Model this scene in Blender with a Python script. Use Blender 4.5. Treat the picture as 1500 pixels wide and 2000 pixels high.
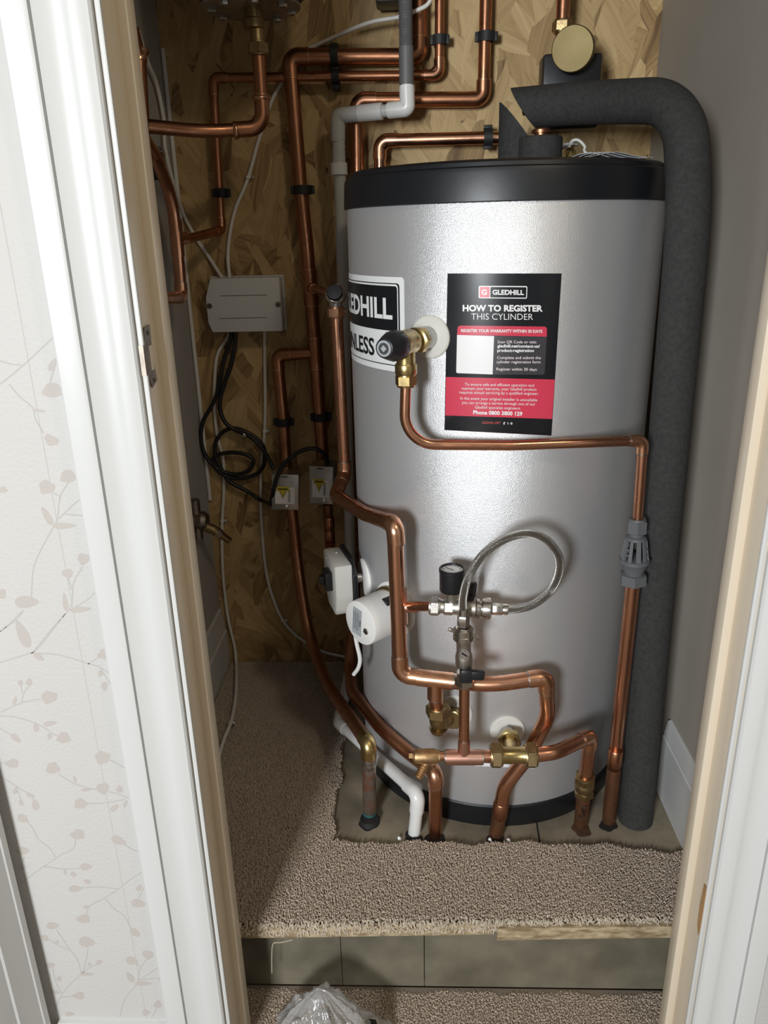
import bpy, bmesh, math, random
import numpy as np
from mathutils import Vector, Matrix, Quaternion
from mathutils.noise import noise as pnoise
random.seed(7); rng = np.random.default_rng(7)
for _o in list(bpy.data.objects): bpy.data.objects.remove(_o)
SC = bpy.context.scene
COL = SC.collection

# ------------------------------------------------------------------ camera
# world: x right, y into the cupboard, z up, z = 0 is the bare cupboard floor
CAMZ = 0.9752
FPX = 1500.0                       # focal length for a 1500 x 2000 frame
AX = Vector((0.99927385, -0.00967052, -0.03685459))
AY = Vector((0.03128097, -0.34405255, 0.93842919))
AZ = Vector((-0.02175501, -0.93890059, -0.34350022))
cam_d = bpy.data.cameras.new('camera'); cam = bpy.data.objects.new('camera', cam_d); COL.objects.link(cam)
cam_d.sensor_fit = 'HORIZONTAL'; cam_d.sensor_width = 36.0; cam_d.lens = 36.0 * FPX / 1500.0
cam_d.clip_start = 0.02; cam_d.clip_end = 60
cr = Vector((AX[0], AY[0], AZ[0])); cd = Vector((AX[1], AY[1], AZ[1])); cf = Vector((AX[2], AY[2], AZ[2]))
M = Matrix((cr, -cd, -cf)).transposed().to_4x4(); M.translation = (0, 0, CAMZ)
cam.matrix_world = M
SC.camera = cam

# ------------------------------------------------------------------ light
SC.view_settings.view_transform = 'Standard'; SC.view_settings.look = 'None'
SC.view_settings.exposure = -0.08; SC.view_settings.gamma = 1.0; SC.view_settings.use_curve_mapping = False
W = bpy.data.worlds.new('world'); SC.world = W; W.use_nodes = True
W.node_tree.nodes['Background'].inputs[0].default_value = (0.95, 0.96, 1.0, 1)
W.node_tree.nodes['Background'].inputs[1].default_value = 0.07
def area(name, loc, target, sx, sy, power, col):
    l = bpy.data.lights.new(name, 'AREA'); l.shape = 'RECTANGLE'; l.size = sx; l.size_y = sy
    l.energy = power; l.color = col
    o = bpy.data.objects.new(name, l); COL.objects.link(o); o.location = loc
    o.rotation_euler = (Vector(target) - Vector(loc)).to_track_quat('-Z', 'Y').to_euler()
    return o
area('hall_window_light', (-0.90, -1.75, 1.15), (0.1, 1.1, 0.5), 0.45, 0.55, 86, (0.93, 0.97, 1.0))
area('hall_ceiling_light', (0.82, -0.38, 2.22), (-0.05, 1.2, 0.6), 0.18, 0.18, 5.5, (1.0, 0.84, 0.62))

# ------------------------------------------------------------------ geometry of the place
TX, TY, TR = 0.1476, 1.3194, 0.2475          # cylinder axis and radius
BACK = 1.611; LX = -0.456; RX = 0.455
LOW = -0.148                                  # hall / lower carpet level
def ray(px, py):
    v = Vector((px - 750.0, py - 1000.0, FPX)); return Vector((AX.dot(v), AY.dot(v), AZ.dot(v)))
C0 = Vector((0, 0, CAMZ))
def PY(px, py, y): r = ray(px, py); return C0 + r * (y / r.y)
def PZ(px, py, z): r = ray(px, py); return C0 + r * ((z - CAMZ) / r.z)
def PX(px, py, x): r = ray(px, py); return C0 + r * (x / r.x)
def PC(px, py, off=0.0):                      # first hit on the cylinder (radius + off)
    d = ray(px, py); R = TR + off
    a = d.x * d.x + d.y * d.y; b = -2 * (d.x * TX + d.y * TY); c = TX * TX + TY * TY - R * R
    s = max(b * b - 4 * a * c, 0.0)
    return C0 + d * ((-b - math.sqrt(s)) / (2 * a))
def UPTO(p, z=2.14): return Vector((p.x, p.y, z))
def TN(deg): a = math.radians(deg); return Vector((math.sin(a), -math.cos(a), 0))
def TP(deg, z, off=0.0): n = TN(deg); return Vector((TX, TY, z)) + n * (TR + off)

# ------------------------------------------------------------------ materials
MATS = {}
def mat(name, col, rough=0.5, metal=0.0, spec=0.5, var=0.0, vscale=20.0, col2=None, bump=0.0, bscale=200.0,
        rvar=0.0, coat=0.0, stretch=(1, 1, 1), detail=4):
    m = bpy.data.materials.new(name); m.use_nodes = True; MATS[name] = m
    nt = m.node_tree; N = nt.nodes; L = nt.links; p = N['Principled BSDF']
    p.inputs['Base Color'].default_value = (*col, 1); p.inputs['Roughness'].default_value = rough
    p.inputs['Metallic'].default_value = metal; p.inputs['Specular IOR Level'].default_value = spec
    p.inputs['Coat Weight'].default_value = coat
    tc = N.new('ShaderNodeTexCoord'); mp = N.new('ShaderNodeMapping'); mp.inputs['Scale'].default_value = stretch
    L.new(tc.outputs['Object'], mp.inputs['Vector'])
    if col2 is None and var: col2 = tuple(c * (1 - var) for c in col)
    if col2 is not None:
        n = N.new('ShaderNodeTexNoise'); n.inputs['Scale'].default_value = vscale; n.inputs['Detail'].default_value = detail
        L.new(mp.outputs[0], n.inputs['Vector'])
        r = N.new('ShaderNodeValToRGB'); r.color_ramp.elements[0].position = 0.35; r.color_ramp.elements[1].position = 0.65
        r.color_ramp.elements[0].color = (*col, 1); r.color_ramp.elements[1].color = (*col2, 1)
        L.new(n.outputs['Fac'], r.inputs[0]); L.new(r.outputs[0], p.inputs['Base Color'])
        if rvar:
            mr = N.new('ShaderNodeMapRange'); mr.inputs['To Min'].default_value = rough - rvar; mr.inputs['To Max'].default_value = rough + rvar
            mr.inputs['From Min'].default_value = 0.3; mr.inputs['From Max'].default_value = 0.7
            L.new(n.outputs['Fac'], mr.inputs['Value']); L.new(mr.outputs[0], p.inputs['Roughness'])
    if bump:
        n2 = N.new('ShaderNodeTexNoise'); n2.inputs['Scale'].default_value = bscale; n2.inputs['Detail'].default_value = 3
        L.new(mp.outputs[0], n2.inputs['Vector'])
        b = N.new('ShaderNodeBump'); b.inputs['Strength'].default_value = bump; b.inputs['Distance'].default_value = 0.002
        L.new(n2.outputs['Fac'], b.inputs['Height']); L.new(b.outputs[0], p.inputs['Normal'])
    return m
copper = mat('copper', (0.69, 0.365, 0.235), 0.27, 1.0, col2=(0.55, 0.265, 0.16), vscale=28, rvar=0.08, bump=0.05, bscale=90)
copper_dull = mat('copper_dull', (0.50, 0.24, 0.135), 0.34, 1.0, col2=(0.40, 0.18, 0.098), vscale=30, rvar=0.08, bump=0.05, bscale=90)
copper_old = mat('copper_stained', (0.30, 0.14, 0.075), 0.48, 0.85, col2=(0.17, 0.085, 0.045), vscale=45, rvar=0.1, bump=0.15, bscale=150)
tinned = mat('tinned_copper', (0.40, 0.37, 0.34), 0.38, 0.9, col2=(0.36, 0.17, 0.10), vscale=42, rvar=0.08, bump=0.25, bscale=120)
copper_fit = mat('copper_fitting', (0.74, 0.42, 0.265), 0.3, 1.0, col2=(0.60, 0.31, 0.185), vscale=60, rvar=0.08, bump=0.06, bscale=160)
copper_pink = mat('copper_pink_tee', (0.72, 0.42, 0.33), 0.36, 1.0, col2=(0.60, 0.32, 0.24), vscale=40, rvar=0.08)
tin = mat('solder', (0.48, 0.45, 0.42), 0.4, 1.0, col2=(0.25, 0.2, 0.17), vscale=150)
brass = mat('brass', (0.54, 0.41, 0.19), 0.32, 1.0, col2=(0.42, 0.31, 0.13), vscale=60, rvar=0.08)
brass_dull = mat('brass_dull', (0.40, 0.30, 0.15), 0.42, 1.0, col2=(0.28, 0.20, 0.10), vscale=70, rvar=0.08, bump=0.1, bscale=300)
brass_face = mat('brass_disc', (0.27, 0.21, 0.105), 0.6, 1.0, col2=(0.23, 0.18, 0.085), vscale=25)
bronze = mat('cast_bronze', (0.55, 0.36, 0.19), 0.5, 1.0, col2=(0.42, 0.26, 0.13), vscale=120, bump=0.2, bscale=500)
nickel = mat('nickel', (0.60, 0.57, 0.52), 0.26, 1.0, col2=(0.50, 0.47, 0.43), vscale=80, rvar=0.05)
nickel_cast = mat('nickel_cast', (0.55, 0.52, 0.47), 0.42, 1.0, col2=(0.46, 0.43, 0.39), vscale=200, bump=0.12, bscale=700)
chrome = mat('chrome', (0.75, 0.74, 0.72), 0.12, 1.0)
steel = mat('zinc_steel', (0.50, 0.50, 0.48), 0.36, 1.0, var=0.15, vscale=40)
steel_brown = mat('aged_steel', (0.30, 0.26, 0.22), 0.45, 1.0, var=0.3, vscale=80)
black = mat('black_plastic', (0.012, 0.012, 0.014), 0.38)
black_m = mat('black_matt', (0.014, 0.014, 0.015), 0.6)
black_cap = mat('black_moulding', (0.008, 0.009, 0.011), 0.40, bump=0.05, bscale=60)
rubber = mat('black_cable', (0.008, 0.008, 0.009), 0.42)
white_pvc = mat('white_pvc', (0.76, 0.76, 0.74), 0.3, var=0.08, vscale=20)
grey_pvc = mat('grey_pvc', (0.56, 0.56, 0.55), 0.36, var=0.06, vscale=20)
white_cable = mat('white_cable', (0.70, 0.68, 0.64), 0.45)
white_pl = mat('white_plastic', (0.78, 0.77, 0.74), 0.4, var=0.05, vscale=14)
cream_pl = mat('cream_plastic', (0.66, 0.65, 0.60), 0.5, var=0.05, vscale=14)
grey_box = mat('grey_enclosure', (0.60, 0.61, 0.61), 0.5, bump=0.1, bscale=900)
grey_tun = mat('grey_tundish', (0.115, 0.118, 0.122), 0.55)
hose_grey = mat('corrugated_grey', (0.13, 0.13, 0.13), 0.5)
foam = mat('grey_foam', (0.046, 0.045, 0.043), 0.85, col2=(0.034, 0.033, 0.032), vscale=160, bump=0.5, bscale=420, spec=0.25)
paint_white = mat('white_gloss_paint', (0.63, 0.63, 0.615), 0.34, bump=0.06, bscale=60, stretch=(1, 1, .3))
paint_cream = mat('cream_gloss_paint', (0.74, 0.64, 0.50), 0.3, col2=(0.70, 0.60, 0.46), vscale=9, bump=0.08, bscale=50, stretch=(1, 1, .25))
bare_wood = mat('bare_timber', (0.50, 0.30, 0.14), 0.65, col2=(0.40, 0.23, 0.10), vscale=40, stretch=(6, 6, .6))
plaster = mat('grey_plaster', (0.42, 0.40, 0.37), 0.8, col2=(0.39, 0.37, 0.34), vscale=6, bump=0.08, bscale=120)
plaster_r = mat('plaster_right', (0.36, 0.325, 0.275), 0.78, col2=(0.335, 0.30, 0.255), vscale=5, bump=0.06, bscale=120)
paint_base = mat('white_baseboard_paint', (0.62, 0.62, 0.60), 0.4, var=0.1, vscale=12)
dark_gap = mat('dark_hollow', (0.015, 0.013, 0.012), 0.9)
rust = mat('rusty_stain', (0.10, 0.045, 0.02), 0.9, var=0.4, vscale=80)
paper = mat('paper', (0.62, 0.62, 0.63), 0.5, var=0.1, vscale=30)
lab_white = mat('label_white', (0.80, 0.80, 0.80), 0.35)
lab_black = mat('label_black', (0.010, 0.011, 0.013), 0.28, spec=0.35)
lab_grey = mat('label_charcoal', (0.045, 0.043, 0.048), 0.3)
lab_red = mat('label_red', (0.60, 0.045, 0.085), 0.3)
lab_pink = mat('label_red_badge', (0.62, 0.09, 0.12), 0.3)
lab_print = mat('label_soft_white', (0.78, 0.70, 0.71), 0.4)
lab_redtext = mat('label_dim_red', (0.42, 0.05, 0.05), 0.4)
lab_yellow = mat('label_yellow', (0.62, 0.50, 0.03), 0.4)
lab_silver = mat('label_silver', (0.50, 0.53, 0.56), 0.3, 0.3)
lab_ink = mat('label_ink', (0.05, 0.05, 0.05), 0.5)
verdigris = mat('verdigris', (0.03, 0.13, 0.12), 0.7, var=0.4, vscale=120)
hall_carpet_back = mat('carpet_backing', (0.20, 0.155, 0.115), 0.95)
print_ink = mat('wallpaper_print', (0.485, 0.44, 0.405), 0.7)
print_stem = mat('wallpaper_stem', (0.455, 0.435, 0.405), 0.7)
seam_mat = mat('wallpaper_seam', (0.475, 0.46, 0.43), 0.8)
glassy = mat('gauge_glass', (0.55, 0.55, 0.55), 0.08, coat=0.5)

def nodes_of(m): return m.node_tree.nodes, m.node_tree.links, m.node_tree.nodes['Principled BSDF']
# tank paint: hammered silver
tank_m = mat('hammered_silver_paint', (0.68, 0.68, 0.69), 0.38, 0.66)
N, L, p = nodes_of(tank_m)
tc = N.new('ShaderNodeTexCoord')
n1 = N.new('ShaderNodeTexNoise'); n1.inputs['Scale'].default_value = 1300; n1.inputs['Detail'].default_value = 2
n2 = N.new('ShaderNodeTexVoronoi'); n2.inputs['Scale'].default_value = 900
L.new(tc.outputs['Object'], n1.inputs['Vector']); L.new(tc.outputs['Object'], n2.inputs['Vector'])
ad = N.new('ShaderNodeMath'); ad.operation = 'ADD'; L.new(n1.outputs['Fac'], ad.inputs[0]); L.new(n2.outputs['Distance'], ad.inputs[1])
bp = N.new('ShaderNodeBump'); bp.inputs['Strength'].default_value = 0.34; bp.inputs['Distance'].default_value = 0.0009
L.new(ad.outputs[0], bp.inputs['Height']); L.new(bp.outputs[0], p.inputs['Normal'])
# OSB: three layers of stretched flakes
osb = mat('osb_board', (0.5, 0.36, 0.18), 0.62)
N, L, p = nodes_of(osb); tc = N.new('ShaderNodeTexCoord')
prev = None
warp = N.new('ShaderNodeTexNoise'); warp.inputs['Scale'].default_value = 9; L.new(tc.outputs['Object'], warp.inputs['Vector'])
wm = N.new('ShaderNodeVectorMath'); wm.operation = 'MULTIPLY_ADD'; wm.inputs[1].default_value = (.02, .02, .02)
L.new(warp.outputs['Color'], wm.inputs[0]); L.new(tc.outputs['Object'], wm.inputs[2])
hsum = None
for i, (ang, sx, sy) in enumerate([(12, 34, 8), (70, 36, 9), (-48, 32, 8), (35, 40, 10), (-15, 38, 9)]):
    mp = N.new('ShaderNodeMapping'); mp.inputs['Rotation'].default_value = (0, math.radians(ang), 0)
    L.new(wm.outputs[0], mp.inputs['Vector'])
    sc = N.new('ShaderNodeVectorMath'); sc.operation = 'MULTIPLY'; sc.inputs[1].default_value = (sx, 1, sy)
    L.new(mp.outputs[0], sc.inputs[0])
    vo = N.new('ShaderNodeTexVoronoi'); vo.voronoi_dimensions = '3D'; vo.inputs['Scale'].default_value = 1
    of = N.new('ShaderNodeVectorMath'); of.operation = 'ADD'; of.inputs[1].default_value = (i * 7.3, i * 3.1, i * 5.7)
    L.new(sc.outputs[0], of.inputs[0]); L.new(of.outputs[0], vo.inputs['Vector'])
    sep = N.new('ShaderNodeSeparateColor'); L.new(vo.outputs['Color'], sep.inputs[0])
    gr = N.new('ShaderNodeTexNoise'); gr.inputs['Scale'].default_value = 1.4; gr.inputs['Detail'].default_value = 5; gr.inputs['Roughness'].default_value = 0.65
    g2 = N.new('ShaderNodeVectorMath'); g2.operation = 'MULTIPLY'; g2.inputs[1].default_value = (2.8, 1, .32)
    L.new(of.outputs[0], g2.inputs[0]); L.new(g2.outputs[0], gr.inputs['Vector'])
    mix = N.new('ShaderNodeMath'); mix.operation = 'MULTIPLY_ADD'; mix.inputs[1].default_value = 0.70
    sc2 = N.new('ShaderNodeMath'); sc2.operation = 'MULTIPLY'; sc2.inputs[1].default_value = .50; L.new(sep.outputs[0], sc2.inputs[0])
    L.new(gr.outputs['Fac'], mix.inputs[0]); L.new(sc2.outputs[0], mix.inputs[2])
    rp = N.new('ShaderNodeValToRGB'); e = rp.color_ramp.elements
    e[0].position = 0.26; e[0].color = (0.13, 0.068, 0.022, 1); e[1].position = 0.98; e[1].color = (0.60, 0.43, 0.215, 1)
    k = rp.color_ramp.elements.new(0.46); k.color = (0.34, 0.215, 0.088, 1)
    k = rp.color_ramp.elements.new(0.68); k.color = (0.46, 0.315, 0.138, 1)
    L.new(mix.outputs[0], rp.inputs[0])
    if prev is None: prev = rp.outputs[0]; hsum = mix.outputs[0]
    else:
        gt = N.new('ShaderNodeMath'); gt.operation = 'GREATER_THAN'; gt.inputs[1].default_value = 0.62; L.new(sep.outputs[1], gt.inputs[0])
        mx = N.new('ShaderNodeMix'); mx.data_type = 'RGBA'
        L.new(gt.outputs[0], mx.inputs['Factor']); L.new(prev, mx.inputs[6]); L.new(rp.outputs[0], mx.inputs[7]); prev = mx.outputs[2]
        mh = N.new('ShaderNodeMix'); L.new(gt.outputs[0], mh.inputs['Factor']); L.new(hsum, mh.inputs[2]); L.new(mix.outputs[0], mh.inputs[3]); hsum = mh.outputs[0]
L.new(prev, p.inputs['Base Color'])
bp = N.new('ShaderNodeBump'); bp.inputs['Strength'].default_value = 0.25; bp.inputs['Distance'].default_value = 0.002
L.new(hsum, bp.inputs['Height']); L.new(bp.outputs[0], p.inputs['Normal'])
# dirty cupboard floor boards
floor_m = mat('dirty_floor_board', (0.30, 0.25, 0.175), 0.78, col2=(0.155, 0.128, 0.09), vscale=11, bump=0.3, bscale=60, detail=8)
riser_m = mat('grey_painted_riser', (0.175, 0.155, 0.108), 0.8, col2=(0.105, 0.092, 0.062), vscale=14, bump=0.1, bscale=40, detail=5)
chip_edge = mat('chipboard_edge', (0.50, 0.40, 0.25), 0.8, col2=(0.22, 0.15, 0.08), vscale=140, stretch=(.35, 1, 1), bump=0.6, bscale=250)
# wallpaper ground: soft emboss
wallpaper = mat('wallpaper_ground', (0.55, 0.535, 0.51), 0.62, bump=0.35, bscale=240)
# carpet pile
pile_m = mat('carpet_pile', (0.68, 0.56, 0.45), 0.9, col2=(0.50, 0.405, 0.315), vscale=260, spec=0.2, detail=3)
N, L, p = nodes_of(pile_m)
p.inputs['Sheen Weight'].default_value = 0.3
fringe_m = mat('carpet_cut_fringe', (0.66, 0.58, 0.47), 0.9, col2=(0.50, 0.42, 0.32), vscale=300, spec=0.2)
# braided hose (uses tube UVs)
braid = mat('steel_braid', (0.56, 0.55, 0.52), 0.28, 1.0)
N, L, p = nodes_of(braid); uv = N.new('ShaderNodeUVMap')
waves = []
for s in (1, -1):
    mp = N.new('ShaderNodeMapping'); L.new(uv.outputs[0], mp.inputs['Vector'])
    dt = N.new('ShaderNodeVectorMath'); dt.operation = 'DOT_PRODUCT'; dt.inputs[1].default_value = (18 * 6.2832, s * 6.2832 / 0.0034 , 0)
    L.new(mp.outputs[0], dt.inputs[0])
    sn = N.new('ShaderNodeMath'); sn.operation = 'SINE'; L.new(dt.outputs['Value'], sn.inputs[0]); waves.append(sn)
mm = N.new('ShaderNodeMath'); mm.operation = 'MAXIMUM'; L.new(waves[0].outputs[0], mm.inputs[0]); L.new(waves[1].outputs[0], mm.inputs[1])
rp = N.new('ShaderNodeValToRGB'); rp.color_ramp.elements[0].color = (0.20, 0.185, 0.165, 1); rp.color_ramp.elements[1].color = (0.80, 0.78, 0.74, 1)
rp.color_ramp.elements[0].position = 0.3; rp.color_ramp.elements[1].position = 0.95
L.new(mm.outputs[0], rp.inputs[0]); L.new(rp.outputs[0], p.inputs['Base Color'])
bp = N.new('ShaderNodeBump'); bp.inputs['Strength'].default_value = 0.8; bp.inputs['Distance'].default_value = 0.0012
L.new(mm.outputs[0], bp.inputs['Height']); L.new(bp.outputs[0], p.inputs['Normal'])
# clear plastic film
film = bpy.data.materials.new('clear_film'); film.use_nodes = True
N = film.node_tree.nodes; L = film.node_tree.links; N.remove(N['Principled BSDF'])
tr = N.new('ShaderNodeBsdfTransparent'); tr.inputs[0].default_value = (0.93, 0.93, 0.93, 1)
gl = N.new('ShaderNodeBsdfGlossy'); gl.inputs['Roughness'].default_value = 0.13
df = N.new('ShaderNodeBsdfDiffuse'); df.inputs[0].default_value = (0.75, 0.75, 0.75, 1)
lw = N.new('ShaderNodeLayerWeight'); lw.inputs[0].default_value = 0.30
mr = N.new('ShaderNodeMapRange'); mr.inputs['To Min'].default_value = 0.08; mr.inputs['To Max'].default_value = 0.85
L.new(lw.outputs['Facing'], mr.inputs['Value'])
m1 = N.new('ShaderNodeMixShader'); L.new(mr.outputs[0], m1.inputs[0]); L.new(tr.outputs[0], m1.inputs[1]); L.new(gl.outputs[0], m1.inputs[2])
m2 = N.new('ShaderNodeMixShader'); m2.inputs[0].default_value = 0.26; L.new(m1.outputs[0], m2.inputs[1]); L.new(df.outputs[0], m2.inputs[2])
L.new(m2.outputs[0], N['Material Output'].inputs[0])

# ------------------------------------------------------------------ mesh helpers
def frame(axis):
    a = Vector(axis).normalized(); h = Vector((0, 0, 1)) if abs(a.z) < 0.9 else Vector((1, 0, 0))
    u = h.cross(a).normalized(); return u, a.cross(u).normalized(), a
class MB:
    def __init__(s): s.v = []; s.f = []; s.m = []; s.uv = []
    def add(s, vs, fs, mi=0, uvs=None):
        o = len(s.v); s.v += [tuple(x) for x in vs]
        for i, f in enumerate(fs):
            s.f.append([o + k for k in f]); s.m.append(mi); s.uv.append(uvs[i] if uvs else None)
    def tube(s, path, r, seg=20, mi=0, caps=True):
        P = [Vector(p) for p in path]; n = len(P)
        rs = r if isinstance(r, (list, tuple)) else [r] * n
        T = [((P[min(i + 1, n - 1)] - P[max(i - 1, 0)]).normalized()) for i in range(n)]
        u, w, _ = frame(T[0]); vs = []; d = 0; ds = []
        for i in range(n):
            if i:
                q = T[i - 1].rotation_difference(T[i]); u = q @ u; w = q @ w; d += (P[i] - P[i - 1]).length
            ds.append(d)
            for k in range(seg):
                a = 2 * math.pi * k / seg; vs.append(P[i] + (u * math.cos(a) + w * math.sin(a)) * rs[i])
        fs = []; uvs = []
        for i in range(n - 1):
            for k in range(seg):
                k2 = (k + 1) % seg
                fs.append([i * seg + k, i * seg + k2, (i + 1) * seg + k2, (i + 1) * seg + k])
                uvs.append([(k / seg, ds[i]), ((k + 1) / seg, ds[i]), ((k + 1) / seg, ds[i + 1]), (k / seg, ds[i + 1])])
        if caps:
            fs.append(list(range(seg))[::-1]); uvs.append(None)
            fs.append([(n - 1) * seg + k for k in range(seg)]); uvs.append(None)
        s.add(vs, fs, mi, uvs); return s
    def lathe(s, prof, org, axis, seg=32, mi=0, caps=True, rot=0.0):
        u, w, a = frame(axis); org = Vector(org); vs = []; fs = []; n = len(prof)
        for (r, h) in prof:
            for k in range(seg):
                t = 2 * math.pi * k / seg + rot
                vs.append(org + a * h + (u * math.cos(t) + w * math.sin(t)) * max(r, 1e-5))
        for i in range(n - 1):
            for k in range(seg):
                k2 = (k + 1) % seg; fs.append([i * seg + k, i * seg + k2, (i + 1) * seg + k2, (i + 1) * seg + k])
        if caps:
            fs.append(list(range(seg))[::-1]); fs.append([(n - 1) * seg + k for k in range(seg)])
        s.add(vs, fs, mi); return s
    def hexnut(s, org, axis, r, h, mi=0, rot=0.0):
        c = min(0.0012, h * .2); return s.lathe([(r * .9, 0), (r, c), (r, h - c), (r * .9, h)], org, axis, 6, mi, True, rot)
    def box(s, c, size, R=None, bev=0.002, mi=0, seg=2):
        bm = bmesh.new(); bmesh.ops.create_cube(bm, size=1)
        for v in bm.verts: v.co = Vector((v.co.x * size[0], v.co.y * size[1], v.co.z * size[2]))
        if bev > 0: bmesh.ops.bevel(bm, geom=list(bm.edges), offset=bev, segments=seg, affect='EDGES', profile=0.5)
        bm.verts.index_update(); c = Vector(c)
        s.add([c + ((R @ v.co) if R is not None else v.co) for v in bm.verts], [[v.index for v in f.verts] for f in bm.faces], mi)
        bm.free(); return s
    def prism(s, pts, org, ex, ey, ez, d0, d1, mi=0, bev=0.0):
        org = Vector(org); bm = bmesh.new()
        b = [bm.verts.new(org + ex * x + ey * y + ez * d0) for x, y in pts]; f = bm.faces.new(b)
        g = bmesh.ops.extrude_face_region(bm, geom=[f])
        bmesh.ops.translate(bm, verts=[v for v in g['geom'] if isinstance(v, bmesh.types.BMVert)], vec=ez * (d1 - d0))
        bmesh.ops.recalc_face_normals(bm, faces=list(bm.faces))
        if bev > 0: bmesh.ops.bevel(bm, geom=list(bm.edges), offset=bev, segments=2, affect='EDGES', profile=0.5)
        bm.verts.index_update()
        s.add([v.co.copy() for v in bm.verts], [[v.index for v in f.verts] for f in bm.faces], mi); bm.free(); return s
    def build(s, name, mats, parent=None, smooth=38):
        me = bpy.data.meshes.new(name); me.from_pydata(s.v, [], s.f)
        if not isinstance(mats, (list, tuple)): mats = [mats]
        for m in mats: me.materials.append(m)
        me.polygons.foreach_set('material_index', s.m)
        if any(u for u in s.uv):
            ul = me.uv_layers.new(name='UVMap'); k = 0; flat = []
            for f, u in zip(s.f, s.uv): flat += (u if u else [(0, 0)] * len(f))
            ul.data.foreach_set('uv', [c for t in flat for c in t])
        if smooth:
            me.polygons.foreach_set('use_smooth', [True] * len(s.f)); me.set_sharp_from_angle(angle=math.radians(smooth))
        me.update(); me.validate()
        o = bpy.data.objects.new(name, me); COL.objects.link(o)
        if parent is not None:
            o.parent = parent
            if parent.type == 'EMPTY': o.location = -parent.location
        return o
def thing(name, loc, label, cat, group=None):
    o = bpy.data.objects.new(name, None); COL.objects.link(o); o.location = loc; o.empty_display_size = 0.02
    return tag(o, label, cat, group)
def tag(o, label, cat, group=None, kind=None):
    o['label'] = label; o['category'] = cat
    if group: o['group'] = group
    if kind: o['kind'] = kind
    return o
def struct(o): o['kind'] = 'structure'; return o
def fillet(nodes, n=10):
    P = [Vector(p) for p, _ in nodes]; out = [P[0]]
    for i in range(1, len(P) - 1):
        a, b = (P[i - 1] - P[i]), (P[i + 1] - P[i]); la, lb = a.length, b.length; a.normalize(); b.normalize()
        th = math.pi - a.angle(b); rb = nodes[i][1]
        t = min(rb * math.tan(th / 2), la * .49, lb * .49) if th > 1e-3 else 0
        if t < 1e-5: out.append(P[i]); continue
        A, B = P[i] + a * t, P[i] + b * t; r = t / max(math.tan(th / 2), 1e-6)
        k = 4 / 3 * math.tan(th / 4) * r
        for j in range(n + 1):
            s = j / n; c1 = A - a * k; c2 = B - b * k
            out.append(A * (1 - s) ** 3 + c1 * 3 * s * (1 - s) ** 2 + c2 * 3 * s * s * (1 - s) + B * s ** 3)
    out.append(P[-1]); return out
def smooth_path(pts, n=8):
    P = [Vector(p) for p in pts]; P = [P[0] * 2 - P[1]] + P + [P[-1] * 2 - P[-2]]; out = []
    for i in range(1, len(P) - 2):
        p0, p1, p2, p3 = P[i - 1:i + 3]
        for j in range(n):
            t = j / n
            out.append(0.5 * ((2 * p1) + (p2 - p0) * t + (2 * p0 - 5 * p1 + 4 * p2 - p3) * t * t + (3 * p1 - p0 - 3 * p2 + p3) * t ** 3))
    out.append(P[-2]); return out
def pipe(nodes, r, m, parent, name='pipe', seg=22):
    return MB().tube(fillet(nodes), r, seg).build(name, m, parent)
def pseg(nodes, i, j, r, m, parent, name='pipe', seg=22):
    # run from node i to node j, stopping short of a corner that an elbow fitting covers
    sub = [(Vector(p), b) for p, b in nodes[i:j + 1]]
    if i > 0: d = (sub[1][0] - sub[0][0]).normalized(); sub[0] = (sub[0][0] + d * r * 1.5, 0)
    if j < len(nodes) - 1: d = (sub[-2][0] - sub[-1][0]).normalized(); sub[-1] = (sub[-1][0] + d * r * 1.5, 0)
    return MB().tube(fillet(sub), r, seg).build(name, m, parent)
def elbow(nodes, i, r, m, parent, L=None, rim=tin, name='elbow', bend=None):
    P = [Vector(p) for p, _ in nodes]; L = L or r * 2.4; V = P[i]; bend = bend or max(nodes[i][1], r * 1.2)
    a = (P[i - 1] - V).normalized(); b = (P[i + 1] - V).normalized(); rb = bend or r * 1.25
    nd = [(V + a * L, 0), (V, rb), (V + b * L, 0)]
    mb = MB().tube(fillet(nd, 12), r + 0.0013, 22)
    for d in (a, b): mb.tube([V + d * (L - .0012), V + d * (L + .0022)], r + 0.0005, 22, 1)
    return mb.build(name, [m, rim], parent)
def tee(c, d1, d2, r, rb, m, parent, L=None, Lb=None, rim=tin, name='tee'):
    c = Vector(c); d1 = Vector(d1).normalized(); d2 = Vector(d2).normalized(); L = L or r * 2.3; Lb = Lb or (r + rb * 1.8)
    mb = MB().tube([c - d1 * L, c + d1 * L], r + .0014, 22).tube([c, c + d2 * Lb], rb + .0014, 20)
    for s in (-1, 1): mb.tube([c + d1 * s * (L - .001), c + d1 * s * (L + .002)], r + .0006, 22, 1)
    mb.tube([c + d2 * (Lb - .001), c + d2 * (Lb + .002)], rb + .0006, 20, 1)
    return mb.build(name, [m, rim], parent)
def collar(c, d, r, L, m, parent, name='coupling', rim=tin):
    c = Vector(c); d = Vector(d).normalized()
    mb = MB().lathe([(r, -L / 2 - .002), (r + .0013, -L / 2), (r + .0013, L / 2), (r, L / 2 + .002)], c, d, 22)
    return mb.build(name, [m], parent)
def compnut(mb, c, d, r, mi=0, h=.012, rot=0.3):
    d = Vector(d).normalized(); mb.hexnut(Vector(c) - d * h / 2, d, r, h, mi, rot)
    mb.lathe([(r * .82, -h / 2 - .002), (r * .86, -h / 2), (r * .86, h / 2), (r * .82, h / 2 + .002)], c, d, 24, mi); return mb

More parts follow.
